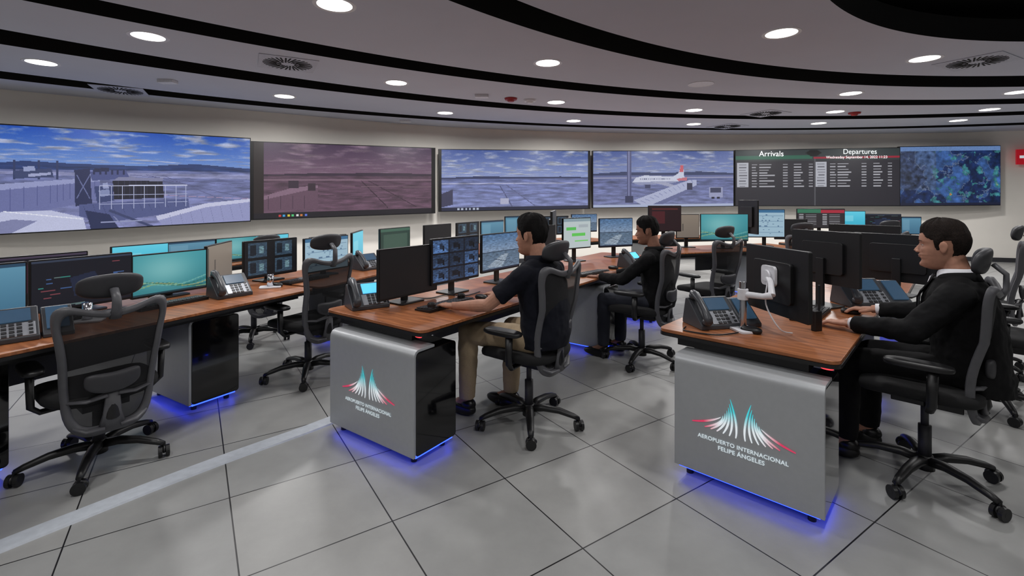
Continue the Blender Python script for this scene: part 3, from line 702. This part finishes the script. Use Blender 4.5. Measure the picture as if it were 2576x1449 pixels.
monitor(2.93,3.66,(.8,.6),'air',zb=.82,h=.36,w=.58,label='black monitor seen from behind on desk')
monitor(3.35,4.6,(.7,.7),'air',zb=.86,h=.34,w=.56,label='black monitor seen from behind on desk')

# ------------------------------------------------------------ phones, keyboards, mice
def phone(x,y,f,blue=False,label='dark gray desk phone with handset and keypad',wide=False,z=.722,sc=1.0):
    rot=phi(f); e=empty('desk_phone',(x,y,z),rot,label,'phone','desk phones'); e.scale=(sc,)*3
    A=math.radians(42); mb=MB()
    mb.prism([(-.10,.0),(.10,.0),(.10,.025),(-.045,.155),(-.07,.15),(-.10,.02)],-.125,.125,axis='x'); mb.obj('phone_body',M_phone,e,bevel=.006)
    R_=Matrix.Rotation(-A,3,'X')
    def on(px,py,h=.0):
        p0=Vector((0,.10,.025)); p1=Vector((0,-.045,.155)); q=p0.lerp(p1,py); n=Vector((0,.13,.145)).normalized(); return Vector((px,q.y,q.z))+n*h
    mb=MB(); mb.box(on(-.03,.72,.003),(.13,.08,.008),0,R_); mb.obj('phone_display',M_phblue if blue else M_phscr,e)
    mb=MB(); mb.box(on(-.03,.25,.001),(.16,.085,.006),0,R_); mb.obj('faceplate',M_phsil,e,bevel=.002)
    mb=MB()
    for i in range(3):
        for j in range(4): mb.box(on(-.050+.028*i,.07+.115*j,.006),(.02,.013,.006),0,R_)
    mb.obj('keypad',M_keys,e)
    mb=MB()
    for j in range(4): mb.box(on(-.092,.1+.12*j,.005),(.016,.012,.006),0,R_)
    mb.obj('line_keys',M_keys,e)
    mb=MB(); P=[on(.095,-.02,.028),on(.095,.1,.04),on(.095,.35,.05),on(.095,.65,.05),on(.095,.95,.04),on(.095,1.08,.028)]
    mb.tube(P,[.022,.026,.019,.019,.026,.022],12,flat=.75); mb.ell(on(.095,.06,.02),(.026,.03,.022)); mb.ell(on(.095,.97,.02),(.026,.03,.022)); mb.obj('handset',M_phone,e,smooth=True)
    if wide:
        mb=MB(); mb.prism([(-.09,.0),(.09,.0),(.09,.02),(-.05,.14),(-.07,.14)],-.26,-.135,axis='x'); mb.obj('key_module',M_phone,e,bevel=.005)
        mb=MB(); mb.box(on(-.197,.55,-.006),(.09,.14,.008),0,R_); mb.obj('module_display',M_phscr,e)
    return e
phone(-2.60,2.47,(.75,-.66),wide=True); phone(-2.12,3.62,(.8,-.6)); phone(-.98,3.26,(.55,-.83),blue=True,label='dark gray desk phone with lit blue display')
phone(1.15,2.78,(.2,-1),wide=True,label='dark gray desk phone with handset and extra key module'); phone(2.40,3.32,(.0,-1),wide=True,sc=1.12); phone(1.28,5.15,(.6,-.8),blue=True); phone(-1.5,5.0,(.8,-.6))
def keyboard(x,y,f,label='slim black computer keyboard on desk'):
    e=empty('keyboard',(x,y,.7225),phi(f),label,'keyboard','keyboards'); mb=MB(); mb.prism([(-.07,0),(.07,0),(.07,.01),(-.07,.022)],-.22,.22,axis='x'); mb.obj('keyboard_tray',M_black,e,bevel=.003)
    mb=MB()
    for r in range(5):
        for c in range(15):
            mb.box((-.2+.0286*c,.05-.026*r,.016+.0022*r+.0015),(.023,.02,.005))
    mb.obj('keys',M_dgray,e)
def mouse(x,y,f):
    mb=MB(); mb.ell((0,0,.014),(.032,.055,.02),e=.8,fn=lambda a,b,c:(a,b,max(c,-.014))); o=mb.obj('computer_mouse',M_black,loc=(x,y,.7225),rot=phi(f),smooth=True); tag(o,'black computer mouse on wooden desk','mouse','computer mice')
keyboard(-.45,3.28,(-.809,.588)); keyboard(.76,4.66,(-.7,.7)); keyboard(1.86,3.0,(-.73,.68)); keyboard(-2.35,3.32,(-.9,.43)); keyboard(-1.85,4.3,(-.9,.43)); keyboard(-2.6,2.95,(-.9,.43))
mouse(-.22,3.5,(-.809,.588)); mouse(1.3,2.62,(-.73,.68)); mouse(2.15,3.06,(-.731,.682)); mouse(1.05,5.0,(-.8,.6)); mouse(-1.95,4.0,(-.9,.43))
for x,y in((-2.52,2.86),(-1.98,3.95)):
    e=empty('monitor_arm_foot',(x,y,.7225),.4,'white and chrome monitor arm foot on desk','monitor arm'); mb=MB(); mb.prism(rrect(.16,.11,.02),0,.012); mb.obj('foot_plate',M_white,e,bevel=.003); mb=MB(); mb.cyl((0,0,.012),(0,0,.11),.025,20); mb.obj('post',M_chrome,e,smooth=True)
for x,y in((-.36,3.42),(-.52,3.12)):
    mb=MB(); mb.cyl((0,0,0),(0,0,.05),.028,20); mb.cyl((0,0,.05),(0,0,.056),.022,20); o=mb.obj('desk_speaker',M_black,loc=(x,y,.7225),bevel=.003); tag(o,'small round black device on desk','device')
e=empty('radio_handset',(1.68,2.66,.7225),.3,'black two-way radio standing on desk','radio'); mb=MB(); mb.prism(rrect(.055,.03,.008),0,.11); mb.obj('radio_body',M_black,e,bevel=.003); mb=MB(); mb.cyl((.018,0,.11),(.018,0,.25),.006,10); mb.obj('antenna',M_black,e)
def cable(P,name='cable',m=M_black,lab='black cable lying on desk'):
    mb=MB(); Q=catmull([Vector(p) for p in P],False,8); mb.tube(Q,.004,8); o=mb.obj(name,m,smooth=True); tag(o,lab,'cable')
cable([(-.75,3.55,.728),(-.6,3.5,.728),(-.5,3.62,.728),(-.35,3.6,.728),(-.25,3.75,.728)]); cable([(.98,2.72,.728),(.95,2.64,.728),(1.08,2.56,.728),(1.22,2.60,.728)])
cable([(1.40,2.64,1.0),(1.37,2.60,.88),(1.42,2.56,.76),(1.50,2.58,.73)],m=M_white,lab='white cable hanging from monitor arm')

# ------------------------------------------------------------ chair
KX=.92
OUT=[(0,0),(.10,.0),(.165,.035),(.2,.11),(.215,.24),(.225,.37),(.242,.5),(.258,.6),(.250,.662),(.20,.682),(.10,.652),(0,.64)]
INN=[(0,.045),(.085,.045),(.135,.072),(.165,.14),(.180,.25),(.191,.38),(.207,.5),(.221,.575),(.213,.625),(.175,.64),(.085,.615),(0,.604)]
OUT=[(a*KX,b) for a,b in OUT]; INN=[(a*KX,b) for a,b in INN]
CM={}
def chair(x,y,f,lift=0.0,label='black and gray ergonomic office chair with headrest',basea=.3,blift=0.0,hl=0.0,by=0.0):
    def yb(x,z): return -.225+by+.8*x*x+.03*math.sin(math.pi*min(z/.42,1))-.07*(z/.66)
    e=empty('office_chair',(x,y,0),phi(f),label,'chair','ergonomic control room chairs')
    mb=MB(); mb.cyl((0,0,.055),(0,0,.125),.042,20,0,.036)
    for k in range(5):
        a=basea+2*math.pi*k/5; c,s=math.cos(a),math.sin(a)
        mb.tube([(c*r,s*r,z) for r,z in((.02,.1),(.10,.112),(.2,.106),(.29,.085),(.325,.072))],[.03,.028,.024,.02,.016],10,flat=.8)
    mb.obj('star_base',M_black,e,smooth=True)
    if 'cast' not in CM:
        mb=MB()
        for sx in(-.017,.017): mb.cyl((sx-.009,0,.031),(sx+.009,0,.031),.031,20)
        for sx in(-.017,.017): mb.cyl((sx-.0095,0,.031),(sx+.0095,0,.031),.012,12)
        mb.ell((0,.004,.042),(.012,.032,.022)); mb.cyl((0,0,.05),(0,0,.078),.008,10)
        CM['cast']=mb.mesh('caster',[M_black])
    for k in range(5):
        a=basea+2*math.pi*k/5; o=bpy.data.objects.new('caster',CM['cast']); COL.objects.link(o); o.parent=e; o.location=(math.cos(a)*.325,math.sin(a)*.325,0); o.rotation_euler=(0,0,a+.6*math.sin(k*2.1))
    mb=MB(); mb.cyl((0,0,.1),(0,0,.28),.028,16); mb.cyl((0,0,.28),(0,0,.41+lift),.017,16); mb.obj('gas_column',M_dgray,e,smooth=True)
    z=lift
    mb=MB(); mb.box((0,-.01,.42+z),(.2,.28,.05)); mb.tube([(0,-.12,.42+z),(0,-.22,.40+z),(0,-.262+by,.43+z+blift),(0,-.255+by,.5+z+blift)],[.035,.035,.03,.02],10,flat=.6); mb.cyl((.08,.05,.42+z),(.25,.07,.41+z),.008,8); mb.obj('tilt_mechanism',M_black,e,bevel=.008)
    mb=MB(); mb.ell((0,.02,.475+z),(.25,.25,.042),e=.55,n=36,m=14,fn=lambda a,b,c:(a,b,c-.25*max(0,b-.12)**1.3+.25*a*a)); mb.obj('seat',M_fabric,e,smooth=True)
    zb=.35+z+blift
    def loop_(L):
        R_=[(a,b) for a,b in L]; Lf=[(-a,b) for a,b in reversed(L[1:-1])]; return catmull([Vector(p) for p in R_+Lf],True,3)
    o_=loop_(OUT); i_=loop_(INN); md=[a.lerp(b,.5) for a,b in zip(o_,i_)]; mb=MB(); th=.024
    rr=[[(p.x,yb(p.x,p.y),p.y+zb) for p in o_],[(p.x,yb(p.x,p.y)+.008,p.y+zb) for p in md],[(p.x,yb(p.x,p.y),p.y+zb) for p in i_],[(p.x,yb(p.x,p.y)-th*.7,p.y+zb) for p in i_],[(p.x,yb(p.x,p.y)-th*1.2,p.y+zb) for p in md],[(p.x,yb(p.x,p.y)-th*.7,p.y+zb) for p in o_]]
    rr.append(rr[0]); mb.rings(rr,cap=False)
    mb.obj('backrest_frame',M_gray,e,smooth=True)
    mb=MB(); rows=[]
    Lc=catmull([Vector(p) for p in INN],False,3)
    for p in Lc:
        w=p.x+.004; rows.append([(w*k/4,yb(w*k/4,p.y)-.008,p.y+zb) for k in range(-4,5)])
    vs=[q for r in rows for q in r]; fs=[(i*9+j,i*9+j+1,(i+1)*9+j+1,(i+1)*9+j) for i in range(len(rows)-1) for j in range(8)]
    mb.add(vs,fs); mb.obj('mesh_panel',M_net,e,smooth=True)
    mb=MB()
    mb.tube([(0,yb(0,.0)-.02,.02+zb),(0,yb(0,.1)-.035,.1+zb),(0,yb(0,.2)-.045,.21+zb)],[.062,.04,.03],12,flat=.35)
    for s in(-1,1): mb.tube([(s*.03,yb(0,.03)-.022,.03+zb),(s*.10,yb(.1,.02)-.018,.03+zb),(s*.15,yb(.15,.06)-.014,.06+zb)],[.03,.03,.02],10,flat=.4)
    for s in(-1,1): mb.tube([(s*.02,yb(0,.2)-.04,.2+zb),(s*.10,yb(.1,.2)-.026,.18+zb),(s*.175*KX+s*.01,yb(.17,.2)-.012,.19+zb)],[.026,.018,.016],10,flat=.5)
    mb.obj('back_shell',M_gray,e,smooth=True)
    mb=MB(); mb.ell((0,yb(0,.27)-.05,.275+zb),(.118,.02,.05),e=.62,n=30,fn=lambda a,b,c:(a,b+1.1*a*a,c+1.5*a*a-.01)); mb.obj('lumbar_support',M_dgray,e,smooth=True)
    mb=MB(); y0=yb(0,.62); mb.tube([(0,y0-.01,.60+zb),(0,y0-.035,.65+zb),(0,y0-.035,.70+zb+hl),(0,y0+.01,.745+zb+hl)],[.028,.022,.02,.02],10,flat=.6); mb.obj('headrest_bar',M_gray,e,smooth=True)
    mb=MB(); mb.ell((0,y0+.04,.758+zb+hl),(.142,.026,.064),e=.65,n=32,m=14,fn=lambda a,b,c:(a,b+1.7*a*a-.2*c,c*(1-.6*abs(a)))); mb.obj('headrest',M_dgray,e,smooth=True)
    for s in(-1,1):
        mb=MB(); mb.tube([(s*.1,-.02,.425+z),(s*.24,-.03,.425+z),(s*.275,-.04,.46+z),(s*.28,-.045,.62+z)],[.02,.02,.022,.024],10,flat=.7)
        mb.ell((s*.27,.01,.645+z),(.046,.135,.02),e=.6,n=24); mb.obj('armrest',M_black,e,smooth=True)
    return e
chair(-2.28,2.66,(-.80,.60),-.06,'empty gray mesh office chair pushed toward the desk',.5,blift=-.05)
chair(-1.67,3.95,(-.86,.5),-.03,'empty gray mesh office chair turned sideways at desk',.2,hl=.03)
chair(-2.65,4.95,(-.85,.5),-.05,'empty office chair beyond the desk row',blift=-.03)
fC=(-.809,.588); fR=(-.70,.714)
chair(.11,3.12,fC,0,'gray mesh office chair with man in navy polo seated',.0,blift=.02,by=.02)
chair(1.16,4.31,fC,0,'gray mesh office chair with man in dark shirt seated',.7)
chair(2.14,2.50,(-.72,.69),.01,'gray mesh office chair with man in black suit seated',.35,by=.03,hl=.02,blift=.01)
chair(2.1,5.2,(-.5,.86),0,'empty gray office chair with headrest at far desk'); chair(3.36,3.35,(-.7,.7),.02,'empty gray office chair with headrest beside desk',.9)
chair(4.0,4.15,(-.7,.7),.06,'black office chair with headrest beside desk'); chair(3.4,5.9,(-.1,1),0,'black office chair at far desk'); chair(4.9,6.5,(-.1,1),0,'black office chair at far desk')

# ------------------------------------------------------------ people
HR=[(-.008,.050,-.005,.018),(.002,.078,.012,.034),(.012,.088,.022,.042),(.028,.091,.034,.051),(.044,.085,.050,.058),(.056,.090,.064,.061),(.064,.0885,.070,.063),(.072,.093,.077,.065),(.080,.089,.083,.067),(.090,.088,.088,.069),(.105,.086,.094,.0715),(.120,.082,.099,.0735),(.132,.083,.102,.075),(.142,.089,.104,.076),(.155,.090,.105,.0765),(.175,.087,.103,.0755),(.195,.079,.096,.071),(.212,.065,.083,.062),(.226,.044,.062,.046),(.235,.023,.038,.027),(.239,.006,.015,.010)]
def headinterp(z):
    for i in range(len(HR)-1):
        if z<=HR[i+1][0]:
            t=(z-HR[i][0])/(HR[i+1][0]-HR[i][0]); t=max(0,t); return [a*(1-t)+b*t for a,b in zip(HR[i][1:],HR[i+1][1:])]
    return HR[-1][1:]
def headpt(z,th,off=0.0):
    f,b,w=headinterp(z); c,s=math.cos(th),math.sin(th)
    yy=(f if c>0 else b)*math.copysign(abs(c)**(.86 if c>0 else .95),c); xx=w*math.copysign(abs(s)**.9,s)
    if c>0:
        wn=.0085+.005*max(0,min(1,(.115-z)/.03)); g=math.exp(-(xx/wn)**2); prof=0
        if .079<z<.140: prof=.030*((.140-z)/.047)**.9 if z>.093 else .030*(1-((.093-z)/.014)**1.6)
        yy+=g*max(0,prof)
        for ex in(-.031,.031): yy-=.010*math.exp(-((xx-ex)/.015)**2-((z-.124)/.011)**2)
        yy+=.004*math.exp(-((abs(xx)-.03)/.02)**2-((z-.143)/.007)**2)
        yy+=.003*math.exp(-((abs(xx)-.042)/.016)**2-((z-.100)/.014)**2)
    v=Vector((xx,yy,z))
    if off:
        nrm=Vector((xx,yy*.9,(z-.12)*.9)).normalized(); v=v+nrm*off
    return v
def remesh(mb,name,m,parent,vox,sm=4):
    o=mb.obj(name,m,parent)
    r=o.modifiers.new('remesh','REMESH'); r.mode='VOXEL'; r.voxel_size=vox; r.use_smooth_shade=True
    s=o.modifiers.new('smooth','SMOOTH'); s.factor=.5; s.iterations=sm
    return o
TEXW=bpy.data.textures.new('wrinkle','CLOUDS'); TEXW.noise_scale=.075; TEXW.noise_depth=2
def wrinkle(o,st=.012):
    d=o.modifiers.new('wrinkle','DISPLACE'); d.texture=TEXW; d.strength=st; d.mid_level=.5; d.texture_coords='LOCAL'
def limb(mb,pts,rad,n=14): mb.tube(pts,rad,n,ends=True)
def hand(mb,wr,dr,side,curl=.35):
    dr=Vector(dr).normalized(); up=Vector((0,0,1)); lat=dr.cross(up).normalized()
    up=lat.cross(dr).normalized(); wr=Vector(wr)
    th=lat*(-side)
    M3=Matrix((lat,dr,up)).transposed()
    mb.ell(wr+dr*.05,(.038,.05,.015),e=.8,fn=lambda a,b,c:tuple(M3@Vector((a,b,c))))
    mb.tube([wr-dr*.01,wr+dr*.03],[.026,.024],12)
    for k,(o,Ln) in enumerate(((.028,.070),(.010,.080),(-.009,.074),(-.027,.058))):
        b=wr+dr*.085+th*o; p1=b+dr*Ln*.45+up*.004; p2=p1+(dr*math.cos(curl)-up*math.sin(curl))*Ln*.35; p3=p2+(dr*math.cos(curl*2)-up*math.sin(curl*2))*Ln*.28
        mb.tube([b-dr*.015,b,p1,p2,p3],[.0095,.0095,.0088,.0082,.007],8,ends=True)
    b=wr+dr*.028+th*.028; p1=b+th*.022+dr*.028-up*.004; p2=p1+th*.006+dr*.028-up*.003
    mb.tube([b,p1,p2],[.012,.0105,.0085],8,ends=True)
def person(x,y,f,label,skin,hairm,style,armL,armR,headyaw=0,pitch=0,scale=1.0,feet=((-.13,.42),(.13,.36)),top=M_navy,pants=M_khaki,headoff=(0,0,0),hairhi=0.0):
    e=empty('person',(x,y,0),phi(f),label,'person'); e.scale=(scale,)*3
    st=style=='suit'; sh=1.0
    tors=[((0,-.09,.53),.165,.12),((0,-.10,.60),.17,.128),((0,-.10,.70),.160,.125),((0,-.085,.80),.165,.124),((0,-.07,.90),.178,.124),((0,-.06,.965),.178,.112),((0,-.06,1.010),.150,.090),((0,-.055,1.04),.105,.070),((0,-.045,1.07),.066,.060)]
    def torso(mb,inf=0.0,upto=9,n=26):
        Rg=[]
        for (c,w,d) in tors[:upto]:
            Rg.append([(c[0]+(w+inf)*math.copysign(abs(math.cos(a))**.85,math.cos(a)),c[1]+(d+inf)*math.sin(a),c[2]) for a in [2*math.pi*j/n for j in range(n)]])
        mb.rings(Rg)
    HB=Vector((0,.0,1.10))+Vector(headoff); HM=Matrix.Translation(HB)@Matrix.Rotation(headyaw,4,'Z')@Matrix.Rotation(-pitch,4,'X')
    S={-1:Vector((-.172,-.06,sh-.03)),1:Vector((.172,-.06,sh-.03))}
    arms={-1:armL,1:armR}
    mb=MB(); torso(mb,-.006)
    nb=HM@Vector((0,-.030,.07))
    mb.tube([(0,-.06,1.00),(0,-.055,1.06),Vector((0,-.05,1.09)).lerp(nb,.3),nb],[.070,.060,.055,.056],20)
    zs=sorted(set([h[0] for h in HR]+[-.008+.005*i for i in range(50)])); zs=[z for z in zs if z<=.239]
    nT=60
    mb.rings([[HM@headpt(z,2*math.pi*j/nT) for j in range(nT)] for z in zs])
    for s in(-1,1):
        E_=HM@Vector((s*.076,-.012,.112))
        mb.ell(E_,(.006,.018,.031),n=16,m=12,fn=lambda a,b,c:(a+s*(.004+.35*max(0,-b)+.1*max(0,c)),b*(1.0+ .25*(c/.031)),c))
    mb.ell(HM@Vector((0,.0905,.0695)),(.022,.0065,.0042)); mb.ell(HM@Vector((0,.0895,.0595)),(.019,.0065,.0048)); mb.ell(HM@Vector((0,.085,.020)),(.018,.011,.013))
    for s in(-1,1): mb.ell(HM@Vector((s*.0135,.098,.0875)),(.0075,.010,.007))
    for s in(-1,1):
        mb.ell(HM@Vector((s*.031,.0705,.1285)),(.0150,.0080,.0038)); mb.ell(HM@Vector((s*.031,.0700,.1180)),(.0140,.0075,.0028))
    for s in(-1,1):
        el,wr,hd=[Vector(v) for v in arms[s]]
        limb(mb,[S[s],(S[s]+el)/2,el],[.052,.045,.039]); limb(mb,[el,el.lerp(wr,.3),wr],[.038,.039,.025]); hand(mb,wr,hd,s)
        fx,fy=feet[0] if s<0 else feet[1]
        hip=Vector((s*.09,-.06,.555)); kn=Vector((s*.13,fy-.03,.545)); an=Vector((fx,fy-.02,.10))
        limb(mb,[hip,(hip+kn)/2,kn],[.078,.068,.052]); limb(mb,[kn,kn.lerp(an,.35),an],[.050,.050,.034]); limb(mb,[an,Vector((fx,fy+.10,.045))],[.034,.028])
    remesh(mb,'body',skin,e,.0036,1)
    vs=[];fs=[];nT=96; NZ=52; zz=[.03+.2085*i/(NZ-1) for i in range(NZ)]
    grid={}
    def sm(x): x=max(0,min(1,x)); return x*x*(3-2*x)
    def hl_(th,a):
        fh=.186+hairhi
        if a<.70: hl=fh
        elif a<1.05: hl=fh+(.158-fh)*sm((a-.70)/.35)
        elif a<1.32: hl=.158+(.150-.158)*sm((a-1.05)/.27)
        elif a<1.40: hl=.150+(.098-.150)*sm((a-1.32)/.08)
        elif a<1.56: hl=.098
        elif a<1.66: hl=.098+(.146-.098)*sm((a-1.56)/.10)
        elif a<1.95: hl=.146
        else: hl=.146+(.040-.146)*sm((a-1.95)/.30)
        return hl+.005*noise.noise(Vector((math.cos(th)*8,math.sin(th)*8,1.7)))
    for i,z in enumerate(zz):
        for j in range(nT):
            th=2*math.pi*j/nT; a=abs(math.atan2(math.sin(th),math.cos(th))); hl=hl_(th,a)
            k=1 if z>=hl else 0
            thick=.003+.009*sm((z-hl)/.06)+.011*sm((z-.185)/.045)+.004*sm((1.2-a)/.5)*sm((z-.19)/.02)
            st_=noise.noise(Vector((math.cos(th)*30,math.sin(th)*30,z*10)))*.0034
            nzv=noise.noise(Vector((math.cos(th)*4,math.sin(th)*4,z*18)))*.008+st_+noise.noise(Vector((math.cos(th)*55,math.sin(th)*55,z*24)))*.0024
            grid[(i,j)]=(HM@headpt(z if k else max(z,hl-.004),th,(thick+nzv*sm((z-hl)/.02)) if k else -.0025),k)
    for i in range(NZ):
        for j in range(nT): vs.append(grid[(i,j)][0])
    for i in range(NZ-1):
        for j in range(nT):
            k=(j+1)%nT
            if grid[(i+1,j)][1] or grid[(i+1,k)][1]: fs.append((i*nT+j,i*nT+k,(i+1)*nT+k,(i+1)*nT+j))
    vs.append(HM@Vector((0,-.015,.262))); c=len(vs)-1
    for j in range(nT): fs.append(((NZ-1)*nT+j,(NZ-1)*nT+(j+1)%nT,c))
    mbh=MB(); mbh.add(vs,fs); mbh.obj('hair',hairm,e,smooth=True)
    for s in(-1,1):
        mbe=MB(); mbe.ell(HM@Vector((s*.031,.0655,.1235)),(.0120,.0120,.0080),n=16,m=10,mi=0); mbe.ell(HM@Vector((s*.031,.0728,.1235)),(.0055,.0055,.0055),n=12,m=8,mi=1); mbe.obj('eye',[M_eye,M_iris],e,smooth=True)
        mbe=MB(); mbe.tube([HM@Vector((s*a,b,c)) for a,b,c in((.014,.0915,.142),(.030,.0885,.148),(.050,.071,.144))],[.0035,.0045,.002],8,flat=.6); mbe.obj('eyebrow',hairm,e,smooth=True)
    mbe=MB(); mbe.ell(HM@Vector((0,.0925,.0690)),(.0195,.0058,.0036),n=16,m=8); mbe.ell(HM@Vector((0,.0915,.0605)),(.0175,.0058,.0040),n=16,m=8); mbe.obj('lips',M_lip,e,smooth=True)
    mb=MB(); torso(mb,.016 if not st else .026,8)
    for s in(-1,1):
        el,wr,hd=[Vector(v) for v in arms[s]]
        k=1.12 if st else 1.0
        if style!='polo':
            limb(mb,[S[s],(S[s]+el)/2,el],[.070*k,.060*k,.054*k]); limb(mb,[el,el.lerp(wr,.4)],[.053*k,.048*k]); mb.tube([el.lerp(wr,.4),el.lerp(wr,.97)],[.048*k,.039*k],16)
        else:
            q=S[s].lerp(el,.72); limb(mb,[S[s],S[s].lerp(el,.3)],[.067,.063]); mb.tube([S[s],q],[.064,.060],16)
        limb(mb,[S[s],(0,-.06,1.03)],[.058*k,.062])
    if st: mb.tube([(0,-.09,.50),(0,-.10,.60)],[.175,.17],20)
    o=remesh(mb,{'polo':'polo_shirt','suit':'suit_jacket','long':'dark_shirt'}[style],top,e,.008,5); wrinkle(o,.020 if not st else .022)
    def collar(r0,r1,z0,z1,m,nm,yc0=-.052,yc1=-.045,gap=.35,th_=.004):
        mbc=MB(); n=28; vs=[]; fs=[]
        for i in range(n+1):
            a=math.pi/2+gap+(2*math.pi-2*gap)*i/n; drop=.035*math.exp(-min(i,n-i)/2.5)
            vs.append((r0*math.cos(a),yc0+r0*math.sin(a)*1.02,z0-drop)); vs.append((r1*math.cos(a),yc1+r1*math.sin(a)*1.02,z1-drop*.9))
        for i in range(n): fs.append((2*i,2*i+2,2*i+3,2*i+1))
        mbc.add(vs,fs); oc=mbc.obj(nm,m,e,smooth=True); sl=oc.modifiers.new('s','SOLIDIFY'); sl.thickness=th_; sl.offset=1; return oc
    if st:
        collar(.078,.066,1.045,1.096,M_shirt,'white_collar',gap=.2)
        mb=MB(); vs=[(-.05,.045,1.05),(.05,.045,1.05),(.034,.088,.93),(0,.092,.84),(-.034,.088,.93),(0,.055,1.04)]
        mb.add(vs,[(0,4,3,5),(5,3,2,1)]); mb.obj('shirt_front',M_shirt,e,smooth=True)
        collar(.096,.080,1.035,1.080,M_suit,'jacket_collar',gap=.75,th_=.006)
        for s in(-1,1):
            el,wr,hd=[Vector(v) for v in arms[s]]; mb=MB(); mb.tube([el.lerp(wr,.9),el.lerp(wr,1.03)],[.035,.033],16); mb.obj('shirt_cuff',M_shirt,e,smooth=True)
            mb=MB(); mb.add([(s*.004,.107,.79),(s*.070,.100,.93),(s*.105,.082,.975),(s*.078,.074,.985),(s*.085,.030,1.055),(s*.058,.030,1.06),(s*.030,.100,.93)],[(0,1,6),(1,2,3,6),(6,3,4,5)])
            o=mb.obj('lapel',M_lapel,e); sl=o.modifiers.new('s','SOLIDIFY'); sl.thickness=.006; sl.offset=0
    else:
        collar(.088,.072,1.035,1.082,top,'collar',gap=.3,th_=.005)
    mb=MB(); torso(mb,.006,3)
    for s in(-1,1):
        fx,fy=feet[0] if s<0 else feet[1]
        hip=Vector((s*.09,-.06,.565)); kn=Vector((s*.13,fy-.03,.55)); an=Vector((fx,fy-.02,.11))
        limb(mb,[hip,(hip+kn)/2,kn],[.092,.084,.070]); mb.tube([kn,kn.lerp(an,.4),an],[.068,.064,.054],16)
    o=remesh(mb,'trousers',pants,e,.009,5); wrinkle(o,.014)
    for s in(-1,1):
        fx,fy=feet[0] if s<0 else feet[1]
        mb=MB(); mb.ell((fx,fy+.05,.04),(.045,.135,.042),e=.75,n=24,fn=lambda a,b,c:(a*(1-.6*max(0,b)),b,max(-.04,c*(1-2.2*max(0,b))))); mb.ell((fx,fy-.03,.075),(.042,.055,.04)); mb.obj('shoe',M_shoe,e,smooth=True)
    return e
person(.13,3.09,fC,'seated man in navy polo shirt and khaki trousers at desk',M_skin,M_hair,'polo',
   ((-.29,.13,.79),(-.285,.39,.752),(.0,1,-.06)),((.27,.13,.80),(.20,.38,.752),(-.25,1,-.05)),headyaw=.05,pitch=.04,scale=1.015,feet=((-.13,.45),(.13,.28)),headoff=(0,.005,-.022))
person(1.22,4.30,fC,'seated man in dark long-sleeved shirt leaning over desk',M_skin2,M_hair,'long',
   ((-.25,.16,.78),(-.16,.42,.77),(.1,1,-.05)),((.27,.13,.80),(.18,.41,.767),(-.25,1,-.05)),headyaw=.25,pitch=.15,scale=.955,top=M_suit,pants=M_jean)
person(2.255,2.52,fR,'seated man in black suit using computer mouse',M_skin,M_hairb,'suit',
   ((-.28,.10,.79),(-.19,.36,.765),(.15,1,-.1)),((.30,.06,.80),(.285,.32,.775),(-.08,1,-.12)),headyaw=.0,pitch=.06,scale=1.0,top=M_suit,pants=M_suit,headoff=(0,.0,-.012))

w=bpy.data.worlds.new('world'); SC.world=w; w.use_nodes=True
w.node_tree.nodes['Background'].inputs['Color'].default_value=(.1,.1,.13,1); w.node_tree.nodes['Background'].inputs['Strength'].default_value=.3
